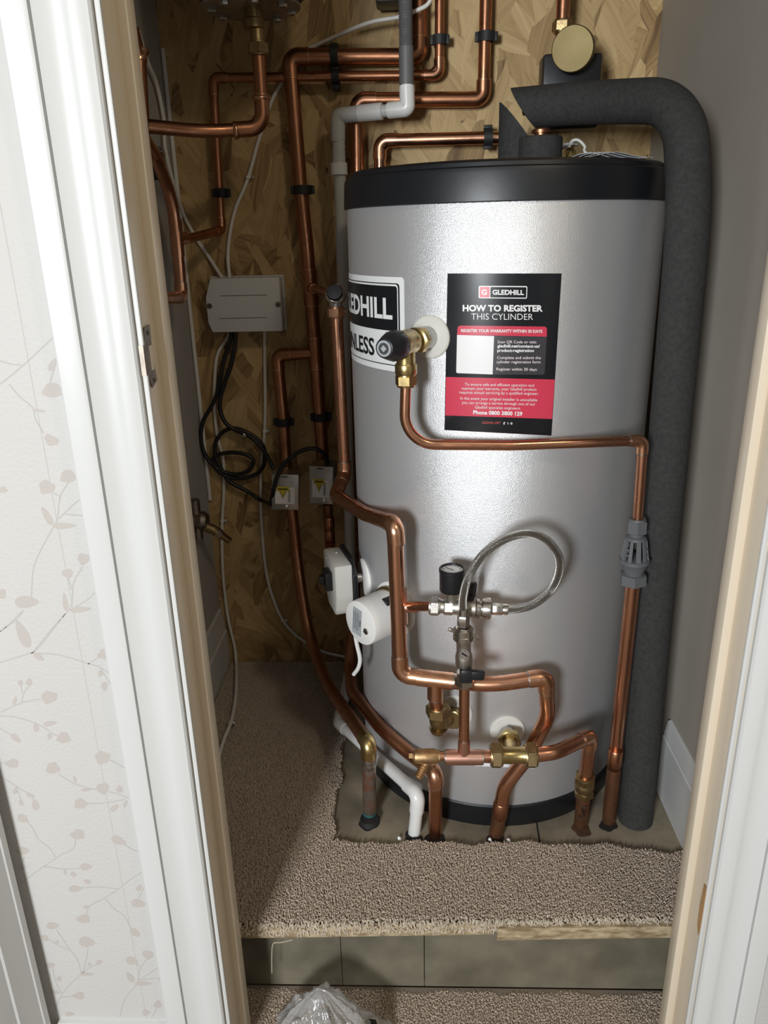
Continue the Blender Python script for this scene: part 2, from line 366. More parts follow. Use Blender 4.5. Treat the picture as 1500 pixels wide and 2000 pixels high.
# ------------------------------------------------------------------ the setting
def sbox(name, x0, x1, y0, y1, z0, z1, m, bev=0):
    return struct(MB().box(((x0 + x1) / 2, (y0 + y1) / 2, (z0 + z1) / 2), (x1 - x0, y1 - y0, z1 - z0), None, bev).build(name, m, smooth=0))
JF, JB = 0.750, 0.8125                        # front and back of the door lining
TOPZ = 1.83
sbox('wall_back', LX - .1, RX + .1, BACK, BACK + .05, -.2, 2.2, osb)
sbox('wall_left', LX - .05, LX, JB - .02, BACK, -.2, 2.2, plaster)
sbox('wall_right', RX, RX + .05, JB - .02, BACK, -.2, 2.2, plaster_r)
sbox('ceiling', LX - .05, RX + .05, JB - .02, BACK + .05, 2.15, 2.2, plaster)
sbox('wall_hall_left', -0.53, -0.2640, 0.754, JB - .004, -.2, 2.35, wallpaper)
sbox('wall_hall_right', 0.3680, 1.5, 0.754, JB - .004, -.2, 2.35, wallpaper)
sbox('wall_hall_over_door', -0.2640, 0.3680, 0.754, JB - .004, TOPZ + .014, 2.35, wallpaper)
hall_paint = mat('hall_far_walls', (0.40, 0.38, 0.34), 0.8)
sbox('wall_hall_side', 1.30, 1.36, -2.3, .76, -.2, 2.4, hall_paint)
sbox('wall_hall_rear', -1.6, 1.36, -2.36, -2.3, -.2, 2.4, hall_paint)
sbox('ceiling_hall', -1.6, 1.36, -2.3, .76, 2.36, 2.42, hall_paint)
# raised cupboard floor and its riser
fl = MB()
fl.prism([(LX, .862), (RX, .890), (RX, BACK), (LX, BACK)], (0, 0, 0), Vector((1, 0, 0)), Vector((0, 1, 0)), Vector((0, 0, 1)), -.020, 0.0)
fl.box((-.17, .8625, -.010), (.57, .006, .0195), Matrix.Rotation(math.atan2(.028, .911), 3, 'Z'), .001, 1)
fl.box((.285, .872, -.013), (.33, .010, .0225), Matrix.Rotation(math.atan2(.028, .911), 3, 'Z'), .001, 1)
floor = struct(fl.build('floor', [floor_m, chip_edge], smooth=0))
rs = MB()
for x0, x1 in ((LX, -.118), (-.1172, .0115), (.0125, RX)): rs.box(((x0 + x1) / 2, .894, -.085), (x1 - x0, .018, .128), None, .0006)
rs.box((0, .909, -.085), (.91, .008, .13), None, 0, 1)
struct(rs.build('trim_1', [riser_m, dark_gap], smooth=0))
sbox('floor_lower', -1.2, 1.5, -2.2, .93, -.2, LOW - .008, hall_carpet_back)
# baseboards in the cupboard
def baseboard(name, pts):
    return struct(MB().prism(pts[0], (0, 0, 0), Vector((1, 0, 0)), Vector((0, 0, 1)), Vector((0, 1, 0)), pts[1], pts[2], 0).build(name, [paint_base], smooth=0))
baseboard('baseboard_right', [[(RX, 0), (RX - .012, 0), (RX - .012, .118), (RX - .010, .121), (RX - .010, .126), (RX - .006, .150), (RX, .152)], JB, 1.165])
baseboard('baseboard_left', [[(LX, 0), (LX + .014, 0), (LX + .014, .095), (LX + .011, .099), (LX + .011, .104), (LX + .006, .150), (LX, .152)], JB, 1.600])
# door linings with stop, painted cream
def lining(name, xi, s):                      # xi inner face, s = +1: opening lies toward +x
    mb = MB(); hz = (TOPZ - .155 + 0) / 1
    z0, z1 = LOW - .01, TOPZ
    mb.box((xi - s * .009, (JF + JB) / 2, (z0 + z1) / 2), (.018, JB - JF, z1 - z0), None, .0018)
    mb.box((xi + s * .0048, (.789 + JB) / 2, (z0 + z1) / 2), (.0115, JB - .789, z1 - z0), None, .0022)
    return mb
jl = struct(lining('door_1', -.2600, 1).build('door_1', [paint_cream]))
jr = struct(lining('door_2', .3630, -1).build('door_2', [paint_cream]))
hd = MB().box((.0515, (JF + JB) / 2, TOPZ + .009), (.64, JB - JF, .018), None, .0015)
struct(hd.build('door_3', [paint_cream]))
# white front edge beads of the linings
for nm, x, s in (('trim_2', -.2612, 1), ('trim_3', .3642, -1)):
    struct(MB().box((x, JF - .0012, (LOW + TOPZ) / 2), (.0056, .0050, TOPZ - LOW), None, .0018).build(nm, [paint_white]))
def architrave(name, xi, s):                  # moulded, outer edge at xi + s*.075
    prof = [(.0, .754), (0, .744), (.002, .7415), (.006, .7405), (.015, .7375), (.020, .7385), (.026, .7400), (.036, .7372), (.044, .7340), (.0468, .7325),
            (.0474, .7365), (.0486, .7365), (.0490, .7312), (.052, .7300), (.0725, .7300), (.0745, .7320), (.075, .754)]
    pts = [(xi + s * a, b) for a, b in prof]
    return struct(MB().prism(pts, (0, 0, 0), Vector((1, 0, 0)), Vector((0, 1, 0)), Vector((0, 0, 1)), LOW - .02, TOPZ + .075).build(name, [paint_white], smooth=30))
architrave('trim_4', -.2655, -1); architrave('trim_5', .3690, 1)
struct(MB().box((.0515, .742, TOPZ + .045), (.64, .022, .07), None, .003).build('trim_6', [paint_white]))
# hall skirting and the casing of the neighbouring doorway on the left
struct(MB().prism([(.754, LOW - .02), (.741, LOW - .02), (.741, -.070), (.744, -.066), (.744, -.060), (.748, -.056), (.754, -.055)], (0, 0, 0),
       Vector((0, 1, 0)), Vector((0, 0, 1)), Vector((1, 0, 0)), -.503, -.3405).build('baseboard_hall', [paint_white], smooth=30))
struct(MB().prism([(-.57, .739), (-.508, .739), (-.5050, .7365), (-.5062, .728), (-.5080, .7265), (-.5160, .694), (-.5185, .692), (-.5300, .650), (-.5420, .628), (-.57, .628)], (0, 0, 0),
       Vector((1, 0, 0)), Vector((0, 1, 0)), Vector((0, 0, 1)), LOW - .02, 2.0).build('trim_7', [paint_white], smooth=30))
# chip of bare timber and scuffs on the right lining; scuff on the right wall
def patch(pts, nrm, th, m, name, parent=None):
    P = [Vector(q) for q in pts]; nrm = Vector(nrm); n = len(P)
    mb = MB(); mb.add([q for q in P] + [q + nrm * th for q in P], [list(range(n, 2 * n))] + [[i, (i + 1) % n, n + (i + 1) % n, n + i] for i in range(n)])
    o = mb.build(name, [m], parent, smooth=0); return o
def clampy(v, y0): v.y = max(v.y, y0); return v
patch([clampy(PX(x, y, .363), .7476) for x, y in ((1378, 1728), (1390, 1751), (1388, 1772), (1382, 1815), (1377, 1836), (1366, 1826), (1365, 1803), (1370, 1765))], (-1, 0, 0), .0021, bare_wood, 'bare_patch', jr)
scuff = mat('scuff', (.36, .345, .32), .8)
for cx, cy, rx, ry in ((1356, 1738, 2.6, 6), (1351, 1766, 3, 6), (1354, 1752, 1.5, 5)):
    patch([clampy(PX(cx + rx * math.cos(k * .6) * (1 + .3 * math.sin(k * 2.1)), cy + ry * math.sin(k * .6) * (1 + .3 * math.sin(k * 1.3)), .35245), .7912) for k in range(10)], (-1, 0, 0), .00008, scuff, 'scuff_mark', jr)
patch([PX(x, y, LX + .0004) for x, y in ((419, 1236), (427, 1214), (438, 1209), (442, 1221), (433, 1234), (424, 1254))], (1, 0, 0), .0004, dark_gap, 'broken_plaster', bpy.data.objects['wall_left'])
# carpets -----------------------------------------------------------------
def carpet_mesh(inside, bbox, ztop, spacing, hgt, wid, edge=None, edge_m=None):
    x0, x1, y0, y1 = bbox; xs = np.arange(x0, x1, spacing); ys = np.arange(y0, y1, spacing)
    X, Y = np.meshgrid(xs, ys); X = X.ravel() + rng.uniform(-.45, .45, X.size) * spacing; Y = Y.ravel() + rng.uniform(-.45, .45, Y.size) * spacing
    k = inside(X, Y); X = X[k]; Y = Y[k]; n = X.size
    ang = rng.uniform(0, 2 * np.pi, n); lean = rng.uniform(.1, .75, n) * hgt; la = rng.uniform(0, 2 * np.pi, n)
    # pile leans a little toward the door
    dx = np.cos(la) * lean; dy = np.sin(la) * lean - .25 * hgt
    h = hgt * rng.uniform(.75, 1.15, n); w = wid * rng.uniform(.8, 1.2, n)
    V = np.zeros((n, 7, 3))
    for j in range(3):
        a = ang + j * 2 * np.pi / 3
        V[:, j, 0] = X + np.cos(a) * w; V[:, j, 1] = Y + np.sin(a) * w; V[:, j, 2] = ztop - .004
        V[:, 3 + j, 0] = X + np.cos(a) * w * .95 + dx * .5; V[:, 3 + j, 1] = Y + np.sin(a) * w * .95 + dy * .5; V[:, 3 + j, 2] = ztop - .004 + h * .65
    V[:, 6, 0] = X + dx; V[:, 6, 1] = Y + dy; V[:, 6, 2] = ztop - .004 + h
    base = (np.arange(n) * 7)[:, None]
    q = np.concatenate([base + np.array([[j, (j + 1) % 3, 3 + (j + 1) % 3, 3 + j]]) for j in range(3)], 0)
    t = np.concatenate([base + np.array([[3 + j, 3 + (j + 1) % 3, 6]]) for j in range(3)], 0)
    return V.reshape(-1, 3), q, t
def np_object(name, V, quads, tris, mats, parent=None, mi=None):
    me = bpy.data.meshes.new(name); nl = quads.size + tris.size; npoly = len(quads) + len(tris)
    me.vertices.add(len(V)); me.vertices.foreach_set('co', V.ravel())
    me.loops.add(nl); me.loops.foreach_set('vertex_index', np.concatenate([quads.ravel(), tris.ravel()]).astype(np.int32))
    st = np.concatenate([np.arange(len(quads)) * 4, quads.size + np.arange(len(tris)) * 3]).astype(np.int32)
    me.polygons.add(npoly); me.polygons.foreach_set('loop_start', st)
    for m in mats: me.materials.append(m)
    me.polygons.foreach_set('use_smooth', np.ones(npoly, dtype=bool))
    me.update(calc_edges=True); me.validate()
    o = bpy.data.objects.new(name, me); COL.objects.link(o); o.parent = parent
    if parent is not None and parent.type == 'EMPTY': o.location = -parent.location
    return o
def front_edge(x): return .862 + (x - LX) * .0307
def wob(x, s=1.0): return .004 * np.sin(x * 41 + s) + .0025 * np.sin(x * 97 + 2 * s)
NOTCHX = -.143
def in_main(X, Y):
    yb = 1.026 + wob(X) - .018 * np.clip((X - .25) / .2, 0, 1)
    a = (X >= NOTCHX + wob(Y, 3.)) & (Y <= yb)
    b = X < NOTCHX + wob(Y, 3.)
    return (a | b) & (Y >= front_edge(X) - .004) & (Y < BACK - .006) & (X > LX + .016) & (X < RX - .013)
cp = thing('carpet', (0, 1, 0), 'beige cut-pile carpet on the raised cupboard floor, cut out around the pipes', 'carpet')
cp['kind'] = 'stuff'
V, q, t = carpet_mesh(in_main, (LX, RX, .85, BACK), .006, .0019, .0066, .0011)
o = np_object('pile', V, q, t, [pile_m], cp); o['kind'] = 'stuff'
bk = MB()
yy = [front_edge(x) for x in (LX + .016, NOTCHX, RX - .014)]
bk.prism([(LX + .016, yy[0]), (NOTCHX, yy[1]), (RX - .014, yy[2]), (RX - .014, 1.002), (.25, 1.021), (NOTCHX, 1.022), (NOTCHX, BACK - .004), (LX + .016, BACK - .004)], (0, 0, 0),
         Vector((1, 0, 0)), Vector((0, 1, 0)), Vector((0, 0, 1)), .0002, .0036)
bk.build('backing', [hall_carpet_back], cp, smooth=0)
# paler cut fringe along the front edge
n = 2900; vs = MB()
for i in range(n):
    x = LX + .02 + (RX - LX - .035) * random.random(); y = front_edge(x) - .0085
    a = Vector((x, y + random.random() * .006 - .001, -.011 + random.random() * .018)); l = .004 + random.random() * .0055
    d = Vector((random.uniform(-.6, .6), -.55 - random.random() * .5, random.uniform(-.75, .5))).normalized()
    e = Vector((random.uniform(-1, 1), random.uniform(-.5, .5), random.uniform(-1, 0)))
    vs.tube([a, a + d * l * .5, a + d * l * .5 + (d * .6 + e * .5).normalized() * l * .5], [.0012, .0011, .0006], 5)
o = vs.build('cut_fringe', [fringe_m], cp); o['kind'] = 'stuff'
lc = thing('carpet', (0, .8, LOW), 'beige cut-pile carpet on the lower level in front of the riser', 'carpet'); lc['kind'] = 'stuff'
V, q, t = carpet_mesh(lambda X, Y: (Y < .878 + wob(X, 5.) * .6) & (X > -.30) & (X < .405), (-.32, .42, .66, .90), LOW - .004, .0020, .0066, .0011)
o = np_object('pile', V, q, t, [pile_m], lc); o['kind'] = 'stuff'
MB().box((.05, .775, LOW - .006), (.72, .220, .004), None, 0).build('backing', [hall_carpet_back], lc, smooth=0)
# loose backing thread hanging over the edge
tag(MB().tube(smooth_path([PY(571, 1836, .858), PY(548, 1841, .853), PY(534, 1843, .853), PY(531, 1862, .853), PY(531, 1900, .853)]), .0006, 6)
    .build('loose_thread', [fringe_m]), 'pale loose thread hanging from the carpet edge above the dark riser', 'thread')

# wallpaper print: stems and buds lying on the paper --------------------------
WP = 0.75391
def wp(x, y): return PY(x, y, WP)
stems2 = ["0,85 75,30 110,-10", "0,235 130,195 180,170 270,60 320,-5", "150,190 280,197 430,240 490,260 555,305", "430,243 480,210", "490,265 520,310 570,385",
 "0,480 60,450 130,425 200,413", "0,495 80,503 180,535 240,570 290,600", "105,430 115,390 140,350", "110,385 100,345", "0,555 60,595", "0,725 40,728", "0,790 80,840 150,885 175,920", "80,845 100,900",
 "285,780 360,825 440,850 490,855", "530,865 600,885 655,912", "430,925 520,920 610,903", "535,710 600,745 632,770", "120,1000 160,1045 185,1095 240,1140 272,1185",
 "105,1310 215,1230 290,1180 360,1140 368,1095", "215,1232 310,1243 395,1238", "95,1250 120,1185", "600,1120 650,1150 690,1165", "415,1435 510,1385 580,1340 650,1285 712,1248",
 "390,1335 480,1332 575,1340", "515,1390 560,1440 605,1470 635,1525 650,1540", "425,1465 430,1430", "715,1310 675,1390", "275,1540 330,1620 380,1690 400,1755 420,1690 430,1625",
 "235,1585 290,1620 340,1640", "400,1755 330,1820 290,1880 270,1930", "400,1752 450,1720 490,1700", "255,1720 270,1790 300,1850", "300,1870 360,1865", "715,1685 680,1740 670,1800 610,1880 585,1965",
 "650,1700 685,1720", "675,1790 740,1745 788,1715", "690,1785 780,1775", "765,1925 740,1970"]
stems1 = ["0,430 100,350 200,260 300,165", "0,300 70,320 120,322", "325,265 300,350 280,420", "50,430 110,500 180,560 200,630 245,705", "380,980 335,1060 320,1180 290,1240 220,1370 185,1470 175,1615",
 "300,1040 335,1055", "330,1180 400,1110 465,1055", "370,1155 470,1165", "460,1450 410,1540 395,1670 310,1770 180,1930", "380,1510 400,1575", "410,1680 490,1630 552,1572", "130,1690 60,1760 0,1810"]
blobs2 = "510,195,33,25,0 490,290,12,15,0 510,350,16,22,0 190,208,30,14,35 110,95,26,74,-25 240,405,38,30,0 100,335,12,15,0 142,332,16,18,0 72,422,9,22,15 245,533,33,12,-10 175,552,13,22,-20 310,603,32,27,0 242,595,12,16,0 78,605,30,14,40 60,728,32,22,0 257,752,33,28,0 500,700,36,32,0 502,850,30,27,0 583,855,16,16,0 393,925,32,24,0 560,945,24,13,-35 613,925,8,20,20 420,857,27,7,0 365,805,7,18,-20 75,860,11,20,15 102,920,11,17,-20 172,930,17,28,-20 150,885,22,9,20 113,998,30,18,30 380,1075,34,24,0 112,1155,32,19,0 112,1235,11,12,0 580,1105,38,19,20 420,1233,30,16,0 358,1270,16,11,25 318,1258,8,12,0 427,1305,17,11,20 368,1340,33,16,0 675,1412,36,19,10 680,1335,11,18,25 407,1487,33,21,0 420,1430,14,9,0 660,1555,28,17,35 258,1520,32,16,0 218,1580,20,13,25 278,1600,10,10,0 425,1600,40,24,10 245,1713,26,13,0 288,1780,12,12,0 483,1700,15,11,-20 437,1710,8,10,0 385,1862,28,18,0 270,1845,24,9,10 425,1757,36,8,0 722,1662,28,20,20 645,1692,32,18,15 635,1772,14,30,-35 700,1803,42,10,0 788,1785,12,18,-30 770,1905,20,18,0 712,1945,18,15,0 342,1952,24,10,0"
blobs1 = "292,465,55,42,0 292,320,16,40,25 285,742,42,28,30 220,578,35,8,10 380,945,45,36,0 260,1005,45,38,15 262,1165,18,60,-30 360,1220,66,17,0 480,1190,10,30,-20 465,1405,33,32,0 378,1485,30,25,0 363,1645,14,52,-8 450,1688,62,16,-5 150,1645,68,33,0 10,1600,24,28,0 18,1020,22,18,0"
wmb = MB(); bmb = MB()
TH = .00035
def ribbon(pts, w0, w1):
    pts = smooth_path(pts, 6); n = len(pts); vs = []
    for i in range(n):
        t = (pts[min(i + 1, n - 1)] - pts[max(i - 1, 0)]).normalized(); s = Vector((-t.z, 0, t.x)) * (w0 + (w1 - w0) * i / (n - 1)) / 2
        vs += [pts[i] + s, pts[i] - s]
    wmb.add(vs, [[2 * i, 2 * i + 1, 2 * i + 3, 2 * i + 2] for i in range(n - 1)])
for lst, oy, s in ((stems2, 1200, 2.5), (stems1, 600, 2.857)):
    for st in lst: ribbon([wp(float(a.split(',')[0]) / s, oy + float(a.split(',')[1]) / s) for a in st.split()], .0014, .0012)
for bl, oy, s in ((blobs2, 1200, 2.5), (blobs1, 600, 2.857)):
    for i, b in enumerate(bl.split()):
        cx, cy, rx, ry, rot = [float(z) for z in b.split(',')]; a0 = math.radians(rot); ps = []; ph = i * 1.7
        slim = min(rx, ry) / max(rx, ry) < .62
        for k in range(28):
            a = 2 * math.pi * k / 28; rr = 1 if slim else 1 + .10 * math.sin(3 * a + ph) + .06 * math.sin(5 * a + 2 * ph)
            c, sn = math.cos(a), math.sin(a)
            if slim:
                if rx > ry: sn *= (1 - .35 * c) * (1 - abs(c) ** 6 * .3)
                else: c *= (1 + .35 * sn) * (1 - abs(sn) ** 6 * .3)
            x, y = rx * rr * c, ry * rr * sn
            ps.append(wp((cx + x * math.cos(a0) - y * math.sin(a0)) / s, oy + (cy + x * math.sin(a0) + y * math.cos(a0)) / s) + Vector((0, -.00004, 0)))
        bmb.add(ps, [list(range(28))[::-1]])
wl = bpy.data.objects['wall_hall_left']
wmb.build('printed_stems', [print_stem], wl, 0); bmb.build('printed_buds', [print_ink], wl, 0)
sm = MB(); a, b = wp(0, 610), wp(258, 2000); a.z += .4; a.x -= 0
xm = wp(180, 1400).x
sm.box((xm, WP, .5), (.0006, .0001, 1.4), None, 0); sm.build('paper_seam', [seam_mat], wl, 0)

# ------------------------------------------------------------------ the cylinder
tank = thing('hot_water_cylinder', (TX, TY, 0), 'tall silver hot water cylinder with black lid and black base ring', 'water cylinder')
MB().lathe([(TR - .004, .004), (TR, .02), (TR, 1.012), (TR - .003, 1.02)], (TX, TY, 0), (0, 0, 1), 128).build('body', [tank_m], tank)
MB().lathe([(TR + .001, 0), (TR + .003, .003), (TR + .003, .041), (TR + .001, .0435), (TR - .004, .044)], (TX, TY, 0), (0, 0, 1), 128).build('base_ring', [black_cap], tank)
MB().lathe([(TR - .004, 1.0080), (TR + .002, 1.0076), (TR + .004, 1.009), (TR + .0025, 1.043), (TR + .001, 1.049), (TR - .002, 1.0505), (TR - .004, 1.0512), (TR - .005, 1.056), (TR - .010, 1.0595), (TR - .03, 1.061), (.1, 1.063), (.001, 1.063)],
           (TX, TY, 0), (0, 0, 1), 128).build('lid', [black_cap], tank)
def escutcheon(deg, z, r, m, name='port_cover'):
    n = TN(deg); mb = MB().lathe([(r, -.006), (r, .0015), (r * .93, .0035), (r * .5, .0045), (.002, .005)], TP(deg, z), n, 40)
    return mb.build(name, [m], tank)
escutcheon(-29.0, .8336, .0305, cream_pl)
escutcheon(-19.0, .224, .031, cream_pl); escutcheon(1.3, .196, .029, cream_pl)
escutcheon(-71, .400, .033, white_pl); escutcheon(-46.5, .383, .047, white_pl)

# ---- labels wrapped on the cylinder
def bil(c, u, v):
    (x0, y0), (x1, y1), (x2, y2), (x3, y3) = c
    return ((x0 * (1 - u) + x1 * u) * (1 - v) + (x3 * (1 - u) + x2 * u) * v, (y0 * (1 - u) + y1 * u) * (1 - v) + (y3 * (1 - u) + y2 * u) * v)
def rrect(mb, c, off, ru=0.0, rv=0.0, mi=0, nc=26, corners=(1, 1, 1, 1), fn=None):
    us = set(i / nc for i in range(nc + 1))
    if ru: us |= set(ru * (1 - math.cos(k * math.pi / 12)) for k in range(7)) | set(1 - ru * (1 - math.cos(k * math.pi / 12)) for k in range(7))
    us = sorted(us); vs = []; nv = 7
    for u in us:
        t = 0.0; b = 1.0
        if ru and u < ru:
            d = rv * (1 - math.sqrt(max(0, 1 - ((ru - u) / ru) ** 2))); t = d * corners[0]; b = 1 - d * corners[3]
        if ru and u > 1 - ru:
            d = rv * (1 - math.sqrt(max(0, 1 - ((u - 1 + ru) / ru) ** 2))); t = d * corners[1]; b = 1 - d * corners[2]
        for k in range(nv):
            x, y = bil(c, u, t + (b - t) * k / (nv - 1)); vs.append(fn(x, y, off) if fn else PC(x, y, off))
    n = len(us); mb.add(vs, [[i * nv + k, i * nv + k + 1, (i + 1) * nv + k + 1, (i + 1) * nv + k] for i in range(n - 1) for k in range(nv - 1)], mi)
_tc = {}
def text2d(s, bold):
    if (s, bold) in _tc: return _tc[(s, bold)]
    cu = bpy.data.curves.new('t', 'FONT'); cu.body = s; cu.size = 1.0; cu.offset = bold; cu.resolution_u = 3
    o = bpy.data.objects.new('t', cu); COL.objects.link(o); dg = bpy.context.evaluated_depsgraph_get(); dg.update()
    me = bpy.data.meshes.new_from_object(o.evaluated_get(dg))
    v = [(p.co.x, p.co.y) for p in me.vertices]; f = [list(p.vertices) for p in me.polygons]
    bpy.data.objects.remove(o); bpy.data.curves.remove(cu); bpy.data.meshes.remove(me)
    _tc[(s, bold)] = (v, f); return v, f
_hv = [y for _, y in text2d('H', 0)[0]]; CAPH = max(_hv)
def text(mb, s, x0, y0, x1, y1, h, mi=0, bold=0.0, fn=None, off=.0016):
    v, f = text2d(s, bold); a = min(x for x, _ in v); b = max(x for x, _ in v)
    vs = []
    for x, y in v:
        t = (x - a) / (b - a); px = x0 + (x1 - x0) * t; py = y0 + (y1 - y0) * t - y / CAPH * h
        vs.append(fn(px, py) if fn else PC(px, py, off))
    mb.add(vs, f, mi)
po = MB(); PCOR = [(874, 534), (1097, 534), (1077, 851), (868, 840)]
rrect(po, PCOR, .0005, nc=36); poster = po.build('instruction_label', [lab_black], tank)
poster['label'] = 'black and red instruction label'
def z8(x, y): return (860 + x / 6, 530 + y / 6)
pp = MB()
def zr(pts, off, mi, ru=0, rv=0, corners=(1, 1, 1, 1), nc=20): rrect(pp, [z8(*q) for q in pts], off, ru, rv, mi, nc, corners)
# mats: 0 white 1 red 2 charcoal 3 soft white 4 black 5 badge red 6 dim red
zr([(66, 1238), (1342, 1268), (1310, 1730), (58, 1688)], .0007, 1, nc=36)
zr([(205, 635), (1250, 648), (1247, 765), (195, 745)], .0008, 1, .03, .3, (1, 1, 0, 0))
zr([(196, 745), (630, 758), (612, 1208), (186, 1192)], .0008, 0, .04, .04, (0, 0, 0, 1))
zr([(630, 758), (1247, 765), (1222, 1212), (612, 1208)], .0008, 2, .05, .06, (0, 0, 1, 0))
zr([(450, 170), (1020, 173), (1015, 320), (448, 315)], .0008, 0, .03, .11)
zr([(462, 182), (577, 182), (574, 306), (460, 304)], .0011, 5, .05, .05)
zr([(588, 183), (1010, 186), (1005, 309), (584, 306)], .0011, 4, .02, .08)
def zt(s, x0, y0, x1, y1, h, mi=0, bold=0.02): text(pp, s, *z8(x0, y0), *z8(x1, y1), h / 6, mi, bold)
zt('G', 483, 273, 548, 273, 58, 0, .03); zt('GLEDHILL', 611, 271, 980, 274, 53, 0, .035)
zt('HOW TO REGISTER', 262, 465, 1200, 468, 68, 0, .04); zt('THIS CYLINDER', 363, 565, 1086, 569, 72, 0, -.006)
zt('REGISTER YOUR WARRANTY WITHIN 30 DAYS', 243, 710, 1196, 720, 33, 3, .035)
zt('Scan QR Code or visit:', 672, 842, 1128, 844, 32, 3, .004); zt('gledhill.net/contact-us/', 668, 890, 1168, 893, 32, 0, .03)
zt('product-registration', 667, 942, 1097, 944, 32, 0, .03); zt('Complete and submit the', 665, 1027, 1178, 1028, 32, 3, .006)
zt('cylinder registration form', 660, 1076, 1174, 1078, 32, 3, .006); zt('Register within 30 days', 657, 1160, 1130, 1165, 32, 3, .006)
zt('To ensure safe and efficient operation and', 287, 1338, 1098, 1352, 32, 3, .004)
zt('maintain your warranty, your Gledhill product', 252, 1386, 1128, 1400, 32, 3, .004)
zt('requires annual servicing by a qualified engineer.', 222, 1432, 1152, 1448, 32, 3, .004)
zt('In the event your original installer is unavailable', 235, 1502, 1138, 1524, 32, 3, .004)
zt('you can arrange a service through one of our', 252, 1552, 1114, 1572, 32, 3, .004)
zt('Gledhill specialist engineers.', 406, 1608, 942, 1620, 32, 3, .004)
zt('Phone 0800 3800 129', 386, 1672, 962, 1690, 42, 0, .035)
zt('GLEDHILL.NET', 486, 1785, 706, 1788, 26, 6, .02); zt('f', 738, 1796, 760, 1797, 30, 3, .03); zt('X', 782, 1793, 802, 1794, 24, 3, .01)
def zring(cx, cy, r, w, mi):
    vs = []
    for k in range(20):
        a = 2 * math.pi * k / 20
        for rr in (r, r - w): vs.append(PC(*z8(cx + rr * math.cos(a), cy + rr * math.sin(a)), .0014))
    pp.add(vs, [[2 * k, 2 * k + 1, (2 * k + 3) % 40, (2 * k + 2) % 40] for k in range(20)], mi)
zring(833, 1783, 13, 4, 3); zring(833, 1783, 6, 4, 3)
pp.build('printed_panels', [lab_white, lab_red, lab_grey, lab_print, lab_black, lab_pink, lab_redtext], poster, 0)

# maker's label on the left flank, laid out by angle (degrees) and height
def AZm(a, z, off): return TP(a, z, off)
ml = MB()
A1 = -39.0; A0 = -98.0
def seg_z(z0): return z0
def mrect(a0, a1, z0, z1, off, mi, ru=0.0, rv=0.0): rrect(ml, [(a0, z1), (a1, z1), (a1, z0), (a0, z0)], off, ru, rv, mi, 30, fn=AZm)
ZT, ZB = .9135, .7790
mrect(A0, A1, ZB, ZT, .0005, 0, .02, .045); mlab = ml.build('maker_label', [lab_white], tank, 0); mlab['label'] = 'white and black label'
ml = MB()
mrect(A0 + 2, A1 - 2.0, ZB + .0085, ZT - .0085, .0007, 1, .02, .05); mrect(A0 + 2.6, A1 - 2.6, ZB + .0100, ZT - .0100, .0009, 0, .02, .05)
mrect(A0 + 4, A1 - 3.0, .8380, ZT - .0125, .0011, 1, .02, .07)
text(ml, 'GLEDHILL', A0 + 9, .8555, A1 - 5.2, .8555, -.0275, 0, .03, fn=lambda a, z: TP(a, z, .0016))
text(ml, 'STAINLESS', A0 + 2, .7985, A1 - 15.5, .7985, -.0245, 1, .02, fn=lambda a, z: TP(a, z, .0016))
ml.build('printed_panels', [lab_white, lab_black], mlab, 0)
bl = MB(); rrect(bl, [(930, 1466), (1046, 1472), (1044, 1501), (928, 1496)], .0005, 0, 0); blab = bl.build('rating_label', [lab_white], tank, 0)
bl = MB()
for k in range(3): rrect(bl, [(940, 1474 + 7 * k), (1036, 1479 + 7 * k), (1036, 1481 + 7 * k), (940, 1476 + 7 * k)], .0008, 0, 0)
bl.build('printed_lines', [lab_ink], blab, 0)

# ------------------------------------------------------------------ relief valve, discharge pipe, tundish
n29 = TN(-29.4); b29 = TP(-29.4, .8336)
prv = thing('pressure_relief_valve', b29, 'brass relief valve with black knob on the upper cylinder face', 'valve')
MB().lathe([(.0150, .002), (.0158, .006), (.0158, .024), (.012, .026)], b29, n29, 24).build('socket', [steel], prv)
mb = MB(); mb.hexnut(b29 + n29 * .025, n29, .0185, .013); mb.lathe([(.012, .036), (.0125, .046), (.0165, .052), (.0175, .060), (.0175, .078), (.0185, .080), (.0185, .085), (.016, .087)], b29, n29, 28)
cpt = b29 + n29 * .067
mb.tube([cpt, cpt + Vector((0, 0, -.030))], .0128, 22); mb.lathe([(.0140, 0), (.0150, .002), (.0150, .013), (.0140, .015)], cpt + Vector((0, 0, -.042)), (0, 0, 1), 24)
mb.build('body', [brass], prv)
compnut(MB(), cpt + Vector((0, 0, -.050)), (0, 0, 1), .0150, h=.014).build('nut', [brass], prv)
mb = MB().lathe([(.0175, .086), (.0198, .089), (.0198, .101), (.0178, .108), (.0135, .120), (.0128, .1225), (.0115, .123)], b29, n29, 24)
for k in range(12):
    a = k * math.pi / 6; u, w, _ = frame(n29); d = u * math.cos(a) + w * math.sin(a); mb.tube([b29 + n29 * .090 + d * .0192, b29 + n29 * .101 + d * .0192], .0011, 6)
kn = mb.build('knob', [black], prv)
MB().lathe([(.0105, .1225), (.0105, .1236), (.0001, .1238)], b29, n29, 28, 0).lathe([(.0075, .1234), (.0075, .1241), (.0001, .1242)], b29, n29, 28, 1).lathe([(.0045, .124), (.0045, .1245), (.0001, .1246)], b29, n29, 4, 0).build('badge', [lab_silver, lab_ink], kn)
DY = cpt.y
dp0 = cpt + Vector((0, 0, -.050))
TU = Vector((.334, 1.0737, 0))
e_el = PY(1256, 860, 1.066)
dn = [(dp0, 0), (PY(789, 868, DY), .060), (PY(1000, 870, 1.048), .3), (e_el, .012), (Vector((PY(1244, 1040, 1.07).x, 1.071, PY(1244, 1040, 1.07).z)), 0)]
